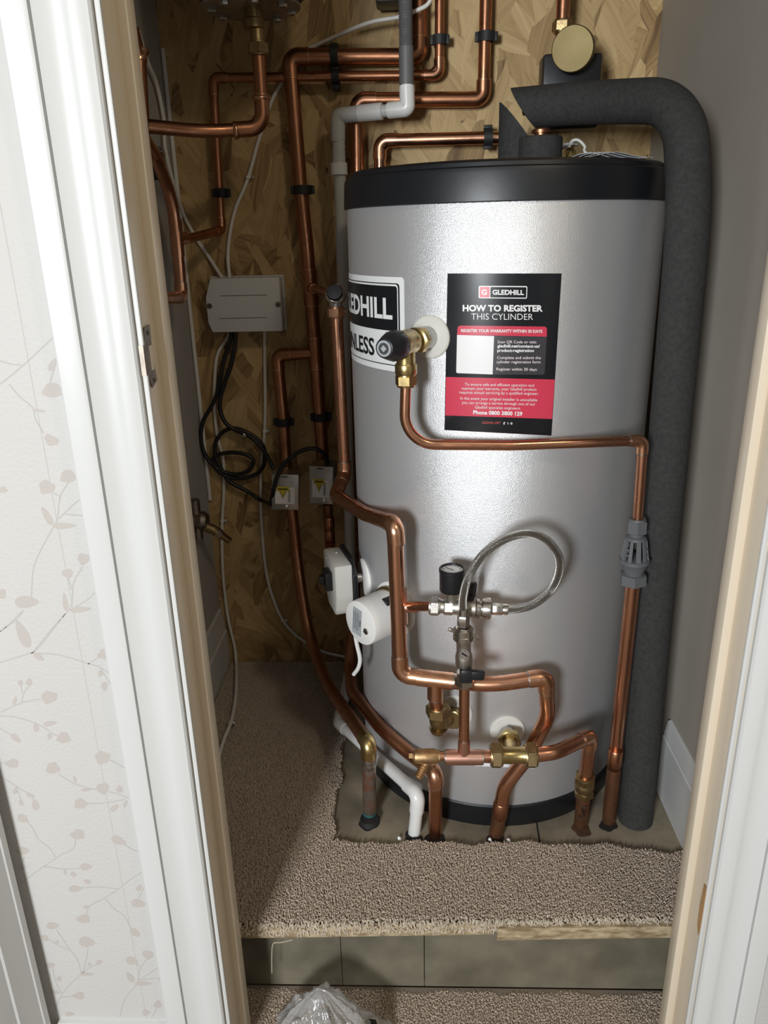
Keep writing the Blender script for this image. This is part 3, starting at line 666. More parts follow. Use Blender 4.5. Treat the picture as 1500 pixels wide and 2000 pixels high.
dis = thing('discharge_pipe', dp0, 'thin copper discharge pipe running from the relief valve across the cylinder front', 'pipe')
pipe(dn, .0075, copper, dis); elbow(dn, 3, .0075, copper_fit, dis, L=.019)
tun = thing('tundish', PY(1240, 1070, 1.071), 'grey slotted plastic tundish between two copper pipes', 'tundish')
t0 = PY(1245, 1016, 1.071); t1 = PY(1236, 1140, 1.0725); ax = (t1 - t0).normalized(); LT = (t1 - t0).length
mb = MB(); mb.hexnut(t0, ax, .0152, .020, 0, .2); mb.lathe([(.0120, 0), (.0125, .003)], t0 - ax * .003, ax, 20); mb.build('top_nut', [grey_tun], tun)
mb = MB()
s0, s1 = .030, .062; 
mb.lathe([(.0105, .018), (.0105, .024), (.0150, .0265), (.0155, s0)], t0, ax, 32)
u, w, _ = frame(ax); NB = 10
for k in range(NB):                          # bars between the slots
    a = 2 * math.pi * k / NB; d = u * math.cos(a) + w * math.sin(a); tt = -u * math.sin(a) + w * math.cos(a); hw = .0030 if k % 2 else .0022
    P = [t0 + ax * s0 + d * .0158 + tt * hw, t0 + ax * s0 + d * .0158 - tt * hw, t0 + ax * s1 + d * .0205 - tt * hw * 1.25, t0 + ax * s1 + d * .0205 + tt * hw * 1.25]
    Q = [p - d * .0028 for p in P]
    mb.add(P + Q, [[0, 1, 2, 3], [7, 6, 5, 4], [0, 4, 5, 1], [1, 5, 6, 2], [2, 6, 7, 3], [3, 7, 4, 0]])
    if k % 3 == 0:
        for h in (.043, .052):
            a2 = a + math.pi / NB; d2 = u * math.cos(a2) + w * math.sin(a2); R = Matrix((ax, d2, ax.cross(d2))).transposed()
            mb.box(t0 + ax * h + d2 * .0172, (.0026, .0022, .0075), R, 0)
mb.lathe([(.0200, s1 - .001), (.0222, s1), (.0222, s1 + .005), (.0205, s1 + .007), (.0145, s1 + .021), (.0140, LT - .018)], t0, ax, 32, caps=True)
mb.build('funnel', [grey_tun], tun)
mb = MB(); mb.hexnut(t1 - ax * .018, ax, .0205, .018, 0, .15); mb.build('bottom_nut', [grey_tun], tun)
MB().tube([t0 + ax * .022, t0 + ax * .044], .0062, 14).build('inner_nozzle', [black_m], tun)
dd = thing('drain_pipe', TU, 'straight copper pipe from the tundish down into the floor, beside the grey foam tube', 'pipe')
tb = t1 - ax * .004
MB().tube([tb, PZ(1188, 1612, -.012)], .0112, 24).build('pipe', [copper], dd)
dv = (PZ(1188, 1612, 0) - tb).normalized()
cq = tb + dv * ((PY(1206, 1480, 1.0735) - tb).length)
collar(cq, dv, .0112, .030, copper_dull, dd)
MB().tube([cq + dv * .020, PZ(1188, 1612, -.010)], .0115, 24).build('stained_end', [copper_old], dd)

# ------------------------------------------------------------------ grey foam insulation
F = .0292
ft = thing('foam_insulation', PZ(1240, 1600, 0), 'thick grey foam pipe insulation bending over and down right of the cylinder', 'pipe insulation')
fn = [(PY(998, 213, 1.345), 0), (PY(1150, 200, 1.30), .3), (PY(1338, 196, 1.16), .085), (PY(1346, 420, 1.125), .5), (PZ(1240, 1604, -.005), 0)]
pth = fillet(fn, 14)
mb = MB(); mb.tube(pth, F, 30); fo = mb.build('tube', [foam], ft)
# mitre the left end
ax0 = (pth[1] - pth[0]).normalized()
for v in fo.data.vertices[:30]:
    k_ = (pth[0].z + F - (v.co.z)) / (2 * F); v.co = v.co + ax0 * (.040 * k_)
MB().tube([pth[0] + ax0 * .020, pth[0] + ax0 * .06], .011, 18).build('copper_core', [copper_dull], ft)
st = thing('foam_insulation', (TX, TY, 1.06), 'short upright grey foam sleeve with slanted top behind the foam collar on the lid', 'pipe insulation')
sb = PY(1011, 300, 1.345); sb.z = 1.0615
mb = MB(); sg = 30; vs = []
for h in (0, 1):
    for k in range(sg):
        a = 2 * math.pi * k / sg; x = math.cos(a) * .031; y = math.sin(a) * .031
        vs.append((sb.x + x, sb.y + y, 1.0635 if h == 0 else 1.122 - x * 1.2 ))
mb.add(vs, [[k, (k + 1) % sg, sg + (k + 1) % sg, sg + k] for k in range(sg)] + [[sg + k for k in range(sg)]]); mb.build('sleeve', [foam], st)
cc = PY(1055, 300, 1.27); cc.z = 1.0635
co = thing('foam_collar', cc, 'short round grey foam collar standing on the black lid', 'pipe insulation')
MB().lathe([(.032, 0), (.032, .036), (.030, .038), (.012, .039)], cc, (0, 0, 1), 36).build('sleeve', [foam], co)
MB().lathe([(.010, .03), (.010, .043), (.014, .043), (.014, .047), (.008, .05)], cc, (0, 0, 1), 20).build('pipe_stub', [copper_dull], co)

# valve, wire and papers on the lid
tv = PY(1113, 296, 1.37); tv.z = 1.0625
t = thing('brass_valve', tv, 'small brass air valve with pale cap on the cylinder lid', 'valve')
MB().lathe([(.011, 0), (.011, .012), (.009, .014), (.009, .026), (.006, .03), (.006, .034)], tv, (0, 0, 1), 24).build('body', [brass], t)
MB().lathe([(.004, .034), (.013, .0345), (.014, .038), (.004, .040)], tv, (0, 0, 1), 24).build('cap', [white_pl], t)
MB().lathe([(.009, 0), (.009, .012), (.006, .013)], tv + Vector((0, 0, .021)), (0, -1, 0), 18).build('side_boss', [brass], t)
tag(MB().tube(smooth_path([PY(1093, 289, 1.34), PY(1108, 287, 1.33), PY(1118, 275, 1.33), PY(1130, 274, 1.33), PY(1142, 286, 1.33), PY(1143, 297, 1.335), tv + Vector((.042, -.03, .003))]), .0022, 8).build('white_wire', [white_cable]),
    'thin white wire looping above the cylinder lid beside the brass air valve', 'wire')
pm = thing('paper_booklet', (tv.x + .05, 1.30, 1.063), 'loose printed papers lying on the black cylinder lid', 'papers')
for i in range(4):
    mb = MB(); vs = []; nx = 8
    a = .15 * i - .2; R = Matrix.Rotation(a, 3, 'Z'); c = Vector((tv.x + .022 + i * .006, 1.29, 1.0636))
    for ix in range(nx):
        for iy in range(2):
            x = (ix / (nx - 1) - .5) * .105; y = (iy - .5) * .09; z = .0012 * (i + 1) + .012 * math.exp(-((x + .01) / .03) ** 2) * (1 - .12 * i)
            vs.append(c + R @ Vector((x, y, z)))
    nv = len(vs); up = [v + Vector((0, 0, .0005)) for v in vs]
    fs = [[2 * k, 2 * k + 2, 2 * k + 3, 2 * k + 1] for k in range(nx - 1)]
    mb.add(up + vs, [f[::] for f in fs] + [[q + nv for q in f][::-1] for f in fs] + [[2 * k, nv + 2 * k, nv + 2 * k + 2, 2 * k + 2] for k in range(nx - 1)])
    mb.build('sheet', [paper], pm)

# round brass valve and black backing, upper right
bv = PY(1118, 95, 1.455)
t = thing('zone_valve', bv, 'round brass valve face on a black housing above the foam tube, upper right', 'valve')
dv_ = (C0 - bv).normalized(); dv_ = Vector((dv_.x - .15, dv_.y, dv_.z + .05)).normalized()
MB().lathe([(.022, -.03), (.033, -.020), (.0345, -.016), (.0345, -.002), (.033, 0), (.001, .0015)], bv, dv_, 40).build('brass_face', [brass_face], t)
c1 = PY(1113, 140, 1.515); MB().box((c1.x, c1.y, c1.z - .033), (.100, .05, .115), None, .006).build('housing', [black], t)
c2 = PY(1098, 52, 1.52); mb = MB(); mb.tube([c2 + Vector((0, 0, -.05)), UPTO(c2)], .0112, 20); mb.build('pipe', [copper_dull], t)
mb = MB(); compnut(mb, c2, (0, 0, 1), .017, h=.016); mb.build('nut', [brass_dull], t)

# ------------------------------------------------------------------ pipes on the back board
WY = 1.580
def clip(px, py, y, r, vert, label):
    p = PY(px, py, y); d = Vector((0, 0, 1)) if vert else Vector((1, 0, 0)); s = Vector((1, 0, 0)) if vert else Vector((0, 0, 1))
    t = thing('pipe_clip', p, label, 'pipe clip', 'black plastic pipe clips on the back board')
    MB().lathe([(r + .0003, -.008), (r + .0042, -.008), (r + .0042, .008), (r + .0003, .008)], p, d, 24, caps=False).build('ring', [black_m], t)
    mb = MB(); R = Matrix((s, Vector((0, 1, 0)), d)).transposed()
    gap = max(BACK - (y + r), .004)
    mb.box((p.x, y + r + gap / 2 - .001, p.z), (.018, gap + .004, .015), R, .001)
    mb.box(p + s * (r + .006) , (.006, .010, .015), R, .001); mb.box(p - s * (r + .006), (.006, .010, .015), R, .001)
    mb.build('foot', [black_m], t); return t
r22, r28, r15 = .0112, .0142, .0076
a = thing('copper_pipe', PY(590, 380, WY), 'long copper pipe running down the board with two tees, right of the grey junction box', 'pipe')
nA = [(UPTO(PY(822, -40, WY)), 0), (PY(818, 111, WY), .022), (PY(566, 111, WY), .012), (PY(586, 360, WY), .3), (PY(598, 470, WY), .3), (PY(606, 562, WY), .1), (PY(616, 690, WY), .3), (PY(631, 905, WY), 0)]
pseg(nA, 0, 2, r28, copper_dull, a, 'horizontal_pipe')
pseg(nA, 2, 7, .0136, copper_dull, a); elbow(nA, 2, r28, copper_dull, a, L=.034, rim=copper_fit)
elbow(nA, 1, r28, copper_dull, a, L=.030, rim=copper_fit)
vp = PY(655, 575, 1.37)
d = (vp - nA[5][0]); tee(nA[5][0], nA[6][0] - nA[5][0], (d.x, d.y, 0), .0136, r15 + .001, copper_dull, a, L=.034, Lb=.034, rim=copper_fit)
MB().tube([nA[5][0], vp], r15, 18).build('branch_pipe', [copper_dull], a)
tee(nA[6][0], nA[7][0] - nA[6][0], (-1, 0, 0), .0136, r15 + .003, copper_dull, a, L=.030, Lb=.030, rim=copper_fit)
clip(591, 371, WY, .0136, True, 'black pipe clip on the long copper pipe above the junction box level')
clip(627, 814, WY, .0136, True, 'black pipe clip just above the right-hand warning-label box')

RB = .0084
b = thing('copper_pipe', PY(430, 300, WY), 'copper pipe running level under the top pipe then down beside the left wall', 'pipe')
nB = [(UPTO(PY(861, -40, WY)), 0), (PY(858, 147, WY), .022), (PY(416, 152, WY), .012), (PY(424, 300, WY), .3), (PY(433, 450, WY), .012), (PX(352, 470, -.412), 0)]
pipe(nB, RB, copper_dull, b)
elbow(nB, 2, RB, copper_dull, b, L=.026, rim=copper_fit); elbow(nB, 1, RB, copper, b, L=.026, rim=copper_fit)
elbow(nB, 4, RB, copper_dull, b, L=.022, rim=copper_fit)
clip(432, 377, WY, RB, True, 'black pipe clip on the left copper pipe, above and left of the junction box')
clip(859, 78, WY, RB, True, 'black pipe clip on the upright copper pipe right of the grey corrugated hose')
# double clip over both level pipes
p1 = PY(653, 108, WY); p2 = PY(655, 150, WY); t = thing('pipe_clip', p1, 'tall black double clip holding the two level copper pipes', 'pipe clip', 'black plastic pipe clips on the back board')
MB().lathe([(r28 + .0003, -.007), (r28 + .004, -.007), (r28 + .004, .007), (r28 + .0003, .007)], p1, (1, 0, 0), 24, caps=False).lathe([(RB + .0003, -.007), (RB + .0042, -.007), (RB + .0042, .007), (RB + .0003, .007)], p2, (1, 0, 0), 24, caps=False).build('ring', [black_m], t)
MB().box(((p1.x + p2.x) / 2, WY + .013, (p1.z + p2.z) / 2), (.014, .030, .075), None, .002).build('foot', [black_m], t)

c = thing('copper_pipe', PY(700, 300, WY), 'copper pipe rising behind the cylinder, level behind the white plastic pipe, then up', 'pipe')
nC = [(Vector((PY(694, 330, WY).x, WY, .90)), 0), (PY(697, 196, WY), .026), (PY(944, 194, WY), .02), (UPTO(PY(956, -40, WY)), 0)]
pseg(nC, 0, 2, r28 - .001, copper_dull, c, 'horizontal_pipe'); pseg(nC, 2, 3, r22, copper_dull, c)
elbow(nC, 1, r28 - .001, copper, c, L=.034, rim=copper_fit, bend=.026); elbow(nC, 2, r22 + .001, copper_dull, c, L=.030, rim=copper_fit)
clip(950, 72, WY, r22, True, 'black pipe clip on the upright copper pipe nearest the round brass valve')
d_ = thing('copper_pipe', PY(850, 270, WY), 'copper pipe just above the lid, running level to the grey foam sleeve', 'pipe')
nD = [(Vector((PY(738, 330, 1.575).x, 1.575, .92)), 0), (PY(742, 275, 1.575), .022), (PY(1000, 268, 1.56), 0)]
pipe(nD, r22, copper, d_); elbow(nD, 1, r22, copper_fit, d_, L=.030, rim=copper_fit, bend=.02)
clip(953, 268, 1.566, r22, False, 'black pipe clip on the level copper pipe just above the lid')

e = thing('copper_pipe', PY(548, 760, WY), 'copper loop pipe branching off and dropping to the left warning-label box', 'pipe')
nE = [(nA[6][0] + Vector((-.02, 0, 0)), 0), (PY(541, 694, WY), .014), (PY(553, 820, WY), .3), (PY(561, 940, WY - .005), 0)]
pipe(nE, .0126, copper_dull, e); elbow(nE, 1, .0126, copper_dull, e, L=.027, rim=copper_fit)
clip(554, 824, WY, .0126, True, 'black pipe clip just above the left-hand warning-label box')

# valve with black cap, and the main pipe that comes down and round the cylinder
g = thing('isolating_valve', vp, 'small chrome isolating valve with black cap at the top of the front copper pipe', 'valve')
gd = Vector((vp.x * -.15, -.95, .25)).normalized()
mb = MB(); mb.lathe([(.0165, -.018), (.0175, -.012), (.0175, .006), (.0140, .010)], vp, gd, 28); mb.tube([vp, vp + Vector((0, 0, -.026))], .0110, 20)
mb.build('body', [chrome], g)
mb = MB().lathe([(.0135, .008), (.0135, .020), (.012, .023), (.001, .0235)], vp, gd, 28); mb.build('cap', [black], g)
mb = MB(); compnut(mb, vp + Vector((0, 0, -.030)), (0, 0, 1), .0165, h=.016); mb.build('nut', [copper_fit], g)
mp_ = thing('copper_pipe', PY(777, 1100, 1.06), 'main copper pipe curving round the cylinder front, through a tee and looping to the floor', 'pipe')
MYv = 1.055
q0 = vp + Vector((0, 0, -.030)); q1 = PY(673, 926, vp.y)
RF = .0122
nM = [(q0, 0), (q1, .016), (PY(655, 968, 1.315), .022), (PC(712, 1003, .0155), .2), (PY(771, 1024, MYv), .015), (PY(777, 1100, MYv), 0)]
pseg(nM, 0, 1, r22, copper, mp_, 'upper_pipe'); pseg(nM, 1, 4, RF, copper, mp_, 'swept_pipe')
elbow(nM, 1, RF - .0004, copper_fit, mp_, L=.024); elbow(nM, 4, RF, copper_fit, mp_, L=.030)
HY = 1.028
k0 = PY(771, 1024, MYv); k1 = PY(782, 1318, 1.048); k2 = PY(850, 1327, HY + .012); k3 = PY(960, 1338, HY); k4 = PY(1066, 1322, HY + .004); k5 = PY(1070, 1400, HY + .010); k6 = PY(1030, 1478, 1.040); k7 = PY(985, 1535, 1.040); k8 = PZ(967, 1640, -.012)
nN = [(k0, .012), (k1, .016), (k2, .1), (k3, .25), (k4, .014), (k5, .09), (k6, .06), (k7, .09), (k8, 0)]
pseg([(k0 * 2 - k1, 0)] + nN, 1, 2, RF, copper, mp_, 'upright_pipe'); pseg(nN, 1, 4, RF, copper, mp_, 'level_pipe'); pseg(nN, 4, 8, RF, copper, mp_, 'lower_pipe')
elbow(nN, 1, RF, copper_fit, mp_, L=.034, bend=.022); elbow(nN, 4, RF, copper_fit, mp_, L=.026, bend=.016)
te = PY(779, 1184, MYv)
tee(te, k1 - k0, (1, -.15, 0), RF, r15, copper_pink, mp_, L=.028, Lb=.029)
tee(k2, k3 - k1, (0, 0, -1), RF, r22, copper_fit, mp_, L=.028, Lb=.034)
dl = (k8 - k7).normalized(); collar(k7 + dl * .052, dl, RF, .030, copper_dull, mp_)
MB().tube([k7 + dl * .068, k8], RF + .0002, 22).build('stained_end', [copper_old], mp_)
# compression elbow into the cylinder below the tee
ce = thing('compression_elbow', TP(-19, .224, .04), 'aged brass compression elbow into the lower left cylinder port', 'pipe fitting')
cc_ = Vector((k2.x, k2.y, .224)); cc_ = PY(856, 1413, k2.y + .004)
top = Vector((cc_.x, cc_.y, k2.z - .03)); MB().tube([k2 + Vector((0, 0, -.02)), cc_ + Vector((0, 0, .01))], r22 - .0005, 22).build('pipe', [copper], ce)
mb = MB(); mb.tube(fillet([(cc_ + Vector((0, 0, .024)), 0), (cc_ + Vector((0, 0, -.004)), .014), (TP(-20, .222), 0)], 10), .0145, 24); mb.lathe([(.0148, 0), (.012, -.007), (.006, -.010), (.001, -.011)], cc_ + Vector((0, 0, -.009)), (0, 0, 1), 24)
compnut(mb, cc_ + Vector((0, 0, .024)), (0, 0, 1), .0205, h=.016); compnut(mb, TP(-19, .222, .016), TN(-19), .0190, h=.012, rot=.1); mb.build('body', [brass_dull], ce)

# filling loop --------------------------------------------------------------
fv = thing('filling_valve', PY(890, 1190, 1.025), 'nickel filling valve with black pressure gauge teed off the copper pipe', 'valve')
VY = 1.022
f0 = te + Vector((.028, 0, 0)); f1 = PY(832, 1183, VY + .01); MB().tube([te + Vector((.01, 0, 0)), PY(846, 1184, VY + .004)], r15, 18).build('pipe', [copper], fv)
A_ = PY(838, 1183, VY + .004); B_ = PY(960, 1189, VY); ad = (B_ - A_).normalized(); LL = (B_ - A_).length
mb = MB(); compnut(mb, A_ + ad * .008, ad, .0150, h=.013); mb.lathe([(.0105, .015), (.0105, .022)], A_, ad, 24); mb.hexnut(A_ + ad * .022, ad, .0128, .014, 0, .2)
mb.lathe([(.0108, .034), (.0115, .037), (.0118, .050), (.0140, .056), (.0148, .060), (.0148, .068), (.0125, .069)], A_, ad, 28)
mb.build('body', [nickel_cast], fv)
mb = MB().lathe([(.0135, .069), (.0152, .070), (.0152, .0745), (.0120, .075), (.0120, .077), (.0152, .0775), (.0160, .079), (.0160, LL - .002), (.0140, LL - .0005)], A_, ad, 12)
mb.build('union_nut', [nickel], fv)
gb = A_ + ad * .0335
MB().lathe([(.0078, .006), (.0072, .020), (.0082, .022)], gb, (0, 0, 1), 22).build('gauge_stem', [nickel_cast], fv)
ga = MB(); gz = .026
ga.lathe([(.006, .021), (.0065, .027)], gb, (0, 0, 1), 18, 1); ga.lathe([(.006, gz), (.0172, gz + .001), (.0182, gz + .003), (.0182, gz + .030), (.0190, gz + .031), (.0190, gz + .0365), (.0178, gz + .0375), (.0166, gz + .037), (.0162, gz + .0335), (.0157, gz + .0330), (.001, gz + .0330)], gb, (0, 0, 1), 40)
gau = ga.build('pressure_gauge', [black, brass], fv)
mb = MB().lathe([(.0160, gz + .0334), (.0160, gz + .0342), (.001, gz + .0343)], gb, (0, 0, 1), 36); mb.build('dial', [lab_white], gau)
mb = MB()
for k in range(11):
    a_ = math.radians(-225 + 27 * k); c_ = gb + Vector((math.cos(a_) * .0128, math.sin(a_) * .0128, gz + .0346)); R = Matrix.Rotation(a_, 3, 'Z'); mb.box(c_, (.0035, .0006, .0003), R, 0)
mb.box(gb + Vector((-.003, .002, gz + .0348)), (.014, .0009, .0004), Matrix.Rotation(2.5, 3, 'Z'), 0, 1); mb.build('dial_marks', [lab_ink, lab_black], gau)
lv = A_ + ad * .061
mb = MB().lathe([(.006, .008), (.006, .022)], lv, (0, 0, 1), 16); mb.box(lv + Vector((.002, .001, .029)), (.013, .010, .026), Matrix.Rotation(.12, 3, 'Y'), .003); mb.build('lever', [black], fv)
# lower valve stack
lvx = thing('check_valve', PY(906, 1270, .995), 'upright nickel check valve with black lever above the lower copper tee', 'valve')
SY = .992
T_ = PY(905, 1216, SY); U_ = PY(907, 1332, SY); sd = (U_ - T_).normalized()
def at_px(y): return PY(905 + (y - 1216) * 2 / 116, y, SY)
mb = MB()
c = at_px(1248); e2 = at_px(1302); h = (e2 - c).length
mb.lathe([(.0105, -.006), (.0118, -.003), (.0118, .003), (.0108, .005), (.0108, h * .45), (.0122, h * .55), (.0128, h * .62), (.0128, h * .95), (.011, h)], c, sd, 28)
mb.build('body', [nickel_cast], lvx)
sc_ = at_px(1271) + Vector((0, -.0100, 0)); sn_ = Vector((0, -1, .2)).normalized()
mb = MB().lathe([(.0078, -.002), (.0078, .0025), (.0062, .0025), (.0058, .0012), (.0001, .0012)], sc_, sn_, 22); mb.box(sc_ + sn_ * .0018, (.0105, .0016, .0018), Matrix.Rotation(.6, 3, 'Y'), 0, 1); mb.build('test_screw', [nickel, lab_black], lvx)
c = at_px(1236); mb = MB().lathe([(.0112, -.010), (.0145, -.007), (.0145, .002), (.0155, .003), (.0155, .009), (.0130, .011)], c, sd, 26)
mb.box(c + Vector((.0165, -.003, -.004)), (.012, .006, .005), Matrix.Rotation(.5, 3, 'Y'), .0015); mb.box(c + Vector((-.0165, -.003, .006)), (.012, .006, .005), Matrix.Rotation(.4, 3, 'Y'), .0015); mb.build('wing_nut', [nickel], lvx)
c = at_px(1310); mb = MB().box(c + Vector((.002, -.012, 0)), (.019, .014, .023), None, .004); mb.box(c + Vector((.017, -.013, .001)), (.024, .010, .015), Matrix.Rotation(.06, 3, 'Y'), .003); mb.build('lever', [black], lvx)
c = at_px(1328); mb = MB(); compnut(mb, c, sd, .0150, h=.014); mb.lathe([(.011, -.014), (.011, -.004)], c, sd, 20); mb.build('nut', [nickel], lvx)
LY = .990
lt = PY(906, 1479, LY)
# hose
hs = thing('braided_hose', PY(1095, 1090, 1.0), 'braided steel filling hose looping across the cylinder front', 'hose')
hp = [at_px(1196), PY(905, 1165, .988), PY(916, 1125, .985), PY(944, 1083, .985), PY(985, 1053, .988), PY(1030, 1042, .992), PY(1066, 1054, .998), PY(1090, 1084, 1.005), PY(1092, 1118, 1.012), PY(1076, 1152, 1.020), PY(1046, 1178, 1.024), PY(1014, 1189, 1.023), PY(986, 1190, 1.021)]
MB().tube(smooth_path(hp, 10), .0062, 20).build('hose', [braid], hs)
mb = MB(); c = at_px(1213); mb.hexnut(c - Vector((0, 0, .008)), (0, 0, 1), .0092, .018, 0, .3); mb.lathe([(.0075, 0), (.0072, .012)], c + Vector((0, 0, .010)), (0, 0, 1), 20); mb.build('end_nut', [nickel], hs)
c = PY(960, 1189, VY); mb = MB(); mb.hexnut(c, ad, .0088, .016, 0, .1); mb.lathe([(.0075, .016), (.0082, .018), (.0082, .024), (.0068, .0245)], c, ad, 20); mb.build('end_nut', [nickel], hs)

# lower front pipework --------------------------------------------------------
lp = thing('copper_pipe', lt, 'short copper tee section between the drain cock and the brass tee, low front', 'pipe')
nL0 = PY(862, 1476, LY); nL1 = PY(975, 1476, LY)
MB().tube([nL0 + Vector((-.01, 0, 0)), lt], r15, 20).build('pipe', [copper], lp); MB().tube([lt, nL1], r22 - .0015, 20).build('pipe', [copper], lp)
MB().tube([at_px(1334), lt], r15 + .0005, 20).build('upright_pipe', [copper], lp)
tee(lt, (1, 0, 0), (0, 0, 1), r22 - .0005, r15 + .0005, copper_pink, lp, L=.028, Lb=.032)
dc = thing('drain_cock', PY(830, 1477, LY), 'small cast bronze drain cock with ribbed nozzle, low front left', 'valve')
c = PY(834, 1477, LY); mb = MB().lathe([(.0075, -.022), (.0085, -.020), (.0110, -.019), (.0118, -.016), (.0118, .012), (.0095, .016), (.0095, .020)], c, (1, 0, 0), 24); mb.lathe([(.005, -.028), (.005, -.020)], c, (1, 0, 0), 4)
mb.build('body', [bronze], dc)
nz = Vector((-.45, -.18, -.87)).normalized()
pr = []
for k in range(6): pr += [(.0062, .010 + k * .0042), (.0073, .0115 + k * .0042), (.0060, .0138 + k * .0042)]
MB().lathe([(.0075, 0), (.0075, .010)] + pr + [(.004, .0362)], c + Vector((.002, 0, -.004)), nz, 20).build('ribbed_nozzle', [bronze], dc)
bt = thing('brass_tee', PY(1003, 1475, LY), 'brass compression tee with large nuts on the lowest cylinder port', 'pipe fitting')
c = PY(1003, 1475, LY); pt = TP(1.3, .196)
mb = MB().lathe([(.0128, -.020), (.0142, -.018), (.0128, -.014), (.0128, .014), (.0142, .018), (.0128, .020)], c, (1, 0, 0), 28)
b0 = Vector((c.x - .002, c.y, c.z)); dd_ = (pt - b0).normalized(); mb.tube([b0, pt - dd_ * .03], .0115, 22); mb.build('body', [brass], bt)
for s in (-1, 1):
    mb = MB(); compnut(mb, c + Vector((s * .0265, 0, 0)), (1, 0, 0), .0205, h=.015, rot=.25); mb.build('nut', [brass_dull], bt)
mb = MB(); compnut(mb, pt - dd_ * .034, dd_, .0190, h=.014, rot=.2); mb.build('nut', [brass], bt); MB().tube([pt - dd_ * .030, pt], .0125, 22).build('port_stub', [steel], bt)
rp_ = thing('copper_pipe', PY(1145, 1500, 1.03), 'copper pipe bending from the brass tee to an old fitting and into the floor', 'pipe')
w0 = c + Vector((.03, 0, 0)); w1 = PY(1085, 1470, .992); w2 = PY(1153, 1437, 1.045); w3 = PY(1143, 1520, 1.062); w4 = PZ(1133, 1621, -.012)
nR = [(w0, 0), (w1, .12), (w2, .014), (w3, 0)]
pipe(nR, r22, copper, rp_); elbow(nR, 2, r22, copper_fit, rp_, L=.024)
mb = MB(); dd2 = (w4 - w3).normalized(); mb.hexnut(w3 - dd2 * .006, dd2, .0180, .014, 0, .3); mb.lathe([(.015, .008), (.0165, .012), (.0165, .018), (.0150, .022), (.0150, .026), (.012, .03)], w3, dd2, 22); mb.hexnut(w3 + dd2 * .026, dd2, .0170, .012, 0, .1)
mb.build('old_coupling', [brass_dull], rp_); MB().tube([w3, w4], r22 + .0006, 22).build('stained_end', [copper_old], rp_)
pmk = MB(); fy = 1.0527
for st_ in (((1146, 1575), (1140, 1576), (1137, 1581), (1138, 1587), (1142, 1588), (1143, 1582)), ((1138, 1588), (1141, 1592), (1139, 1596), (1134, 1596), (1129, 1593))): pmk.tube(smooth_path([PY(x, y, fy) for x, y in st_], 4), .0007, 6)
pmk.build('pen_mark', [lab_black], rp_)
# pipe from behind, along the left of the base
lg = thing('copper_pipe', PZ(850, 1638, 0), 'copper pipe sweeping round the cylinder base from the left and into the floor', 'pipe')
g0 = PY(690, 1235, 1.42); g1 = PY(683, 1300, 1.36); g2 = PY(688, 1352, 1.285); g3 = PC(748, 1428, .019); g4 = PC(812, 1482, .021); g5 = PY(851, 1508, 1.032); g6 = PZ(850, 1640, -.012)
nG = [(g0, 0), (g1, .05), (g2, .06), (g3, .2), (g4, .08), (g5, .020), (g6, 0)]
pseg(nG, 0, 5, .0118, copper_dull, lg); pseg(nG, 5, 6, .0116, copper_dull, lg, 'floor_pipe'); elbow(nG, 5, .0116, copper_fit, lg, L=.030, bend=.022)
# tarnished pipe at far left of the bare floor
tp = thing('copper_pipe', PZ(722, 1606, 0), 'copper pipe from the left warning-label box down to a corroded end in the floor', 'pipe')
h0 = PY(561, 950, WY - .005); h1 = PY(572, 1010, WY - .01); h2 = PY(583, 1120, 1.555); h3 = PY(602, 1240, 1.50); h4 = PY(640, 1340, 1.36); h5 = PY(720, 1452, 1.074); h6 = PZ(722, 1606, -.012)
nT = [(h0, 0), (h1, .2), (h2, .3), (h3, .25), (h4, .3), (h5, .014), (h6, 0)]
pseg(nT, 0, 5, .0124, copper_dull, tp); pseg(nT, 5, 6, .0118, tinned, tp, 'corroded_end')
elbow(nT, 5, .0124, brass, tp, L=.028, rim=copper_fit, bend=.022)
dz = (h6 - h5).normalized(); mb = MB().lathe([(.0122, 0), (.0132, .004), (.0126, .012), (.0134, .016), (.0120, .022)], h5 + dz * .030, dz, 22); mb.build('solder_collar', [tin], tp)
MB().tube([h6 - dz * .028, h6], .0122, 22).build('verdigris_band', [verdigris], tp)
patch([PZ(1046, 1603, .0002), PZ(1049, 1603, .0002), PZ(1057, 1650, .0002), PZ(1053, 1650, .0002)], (0, 0, 1), .0003, dark_gap, 'board_joint', floor)
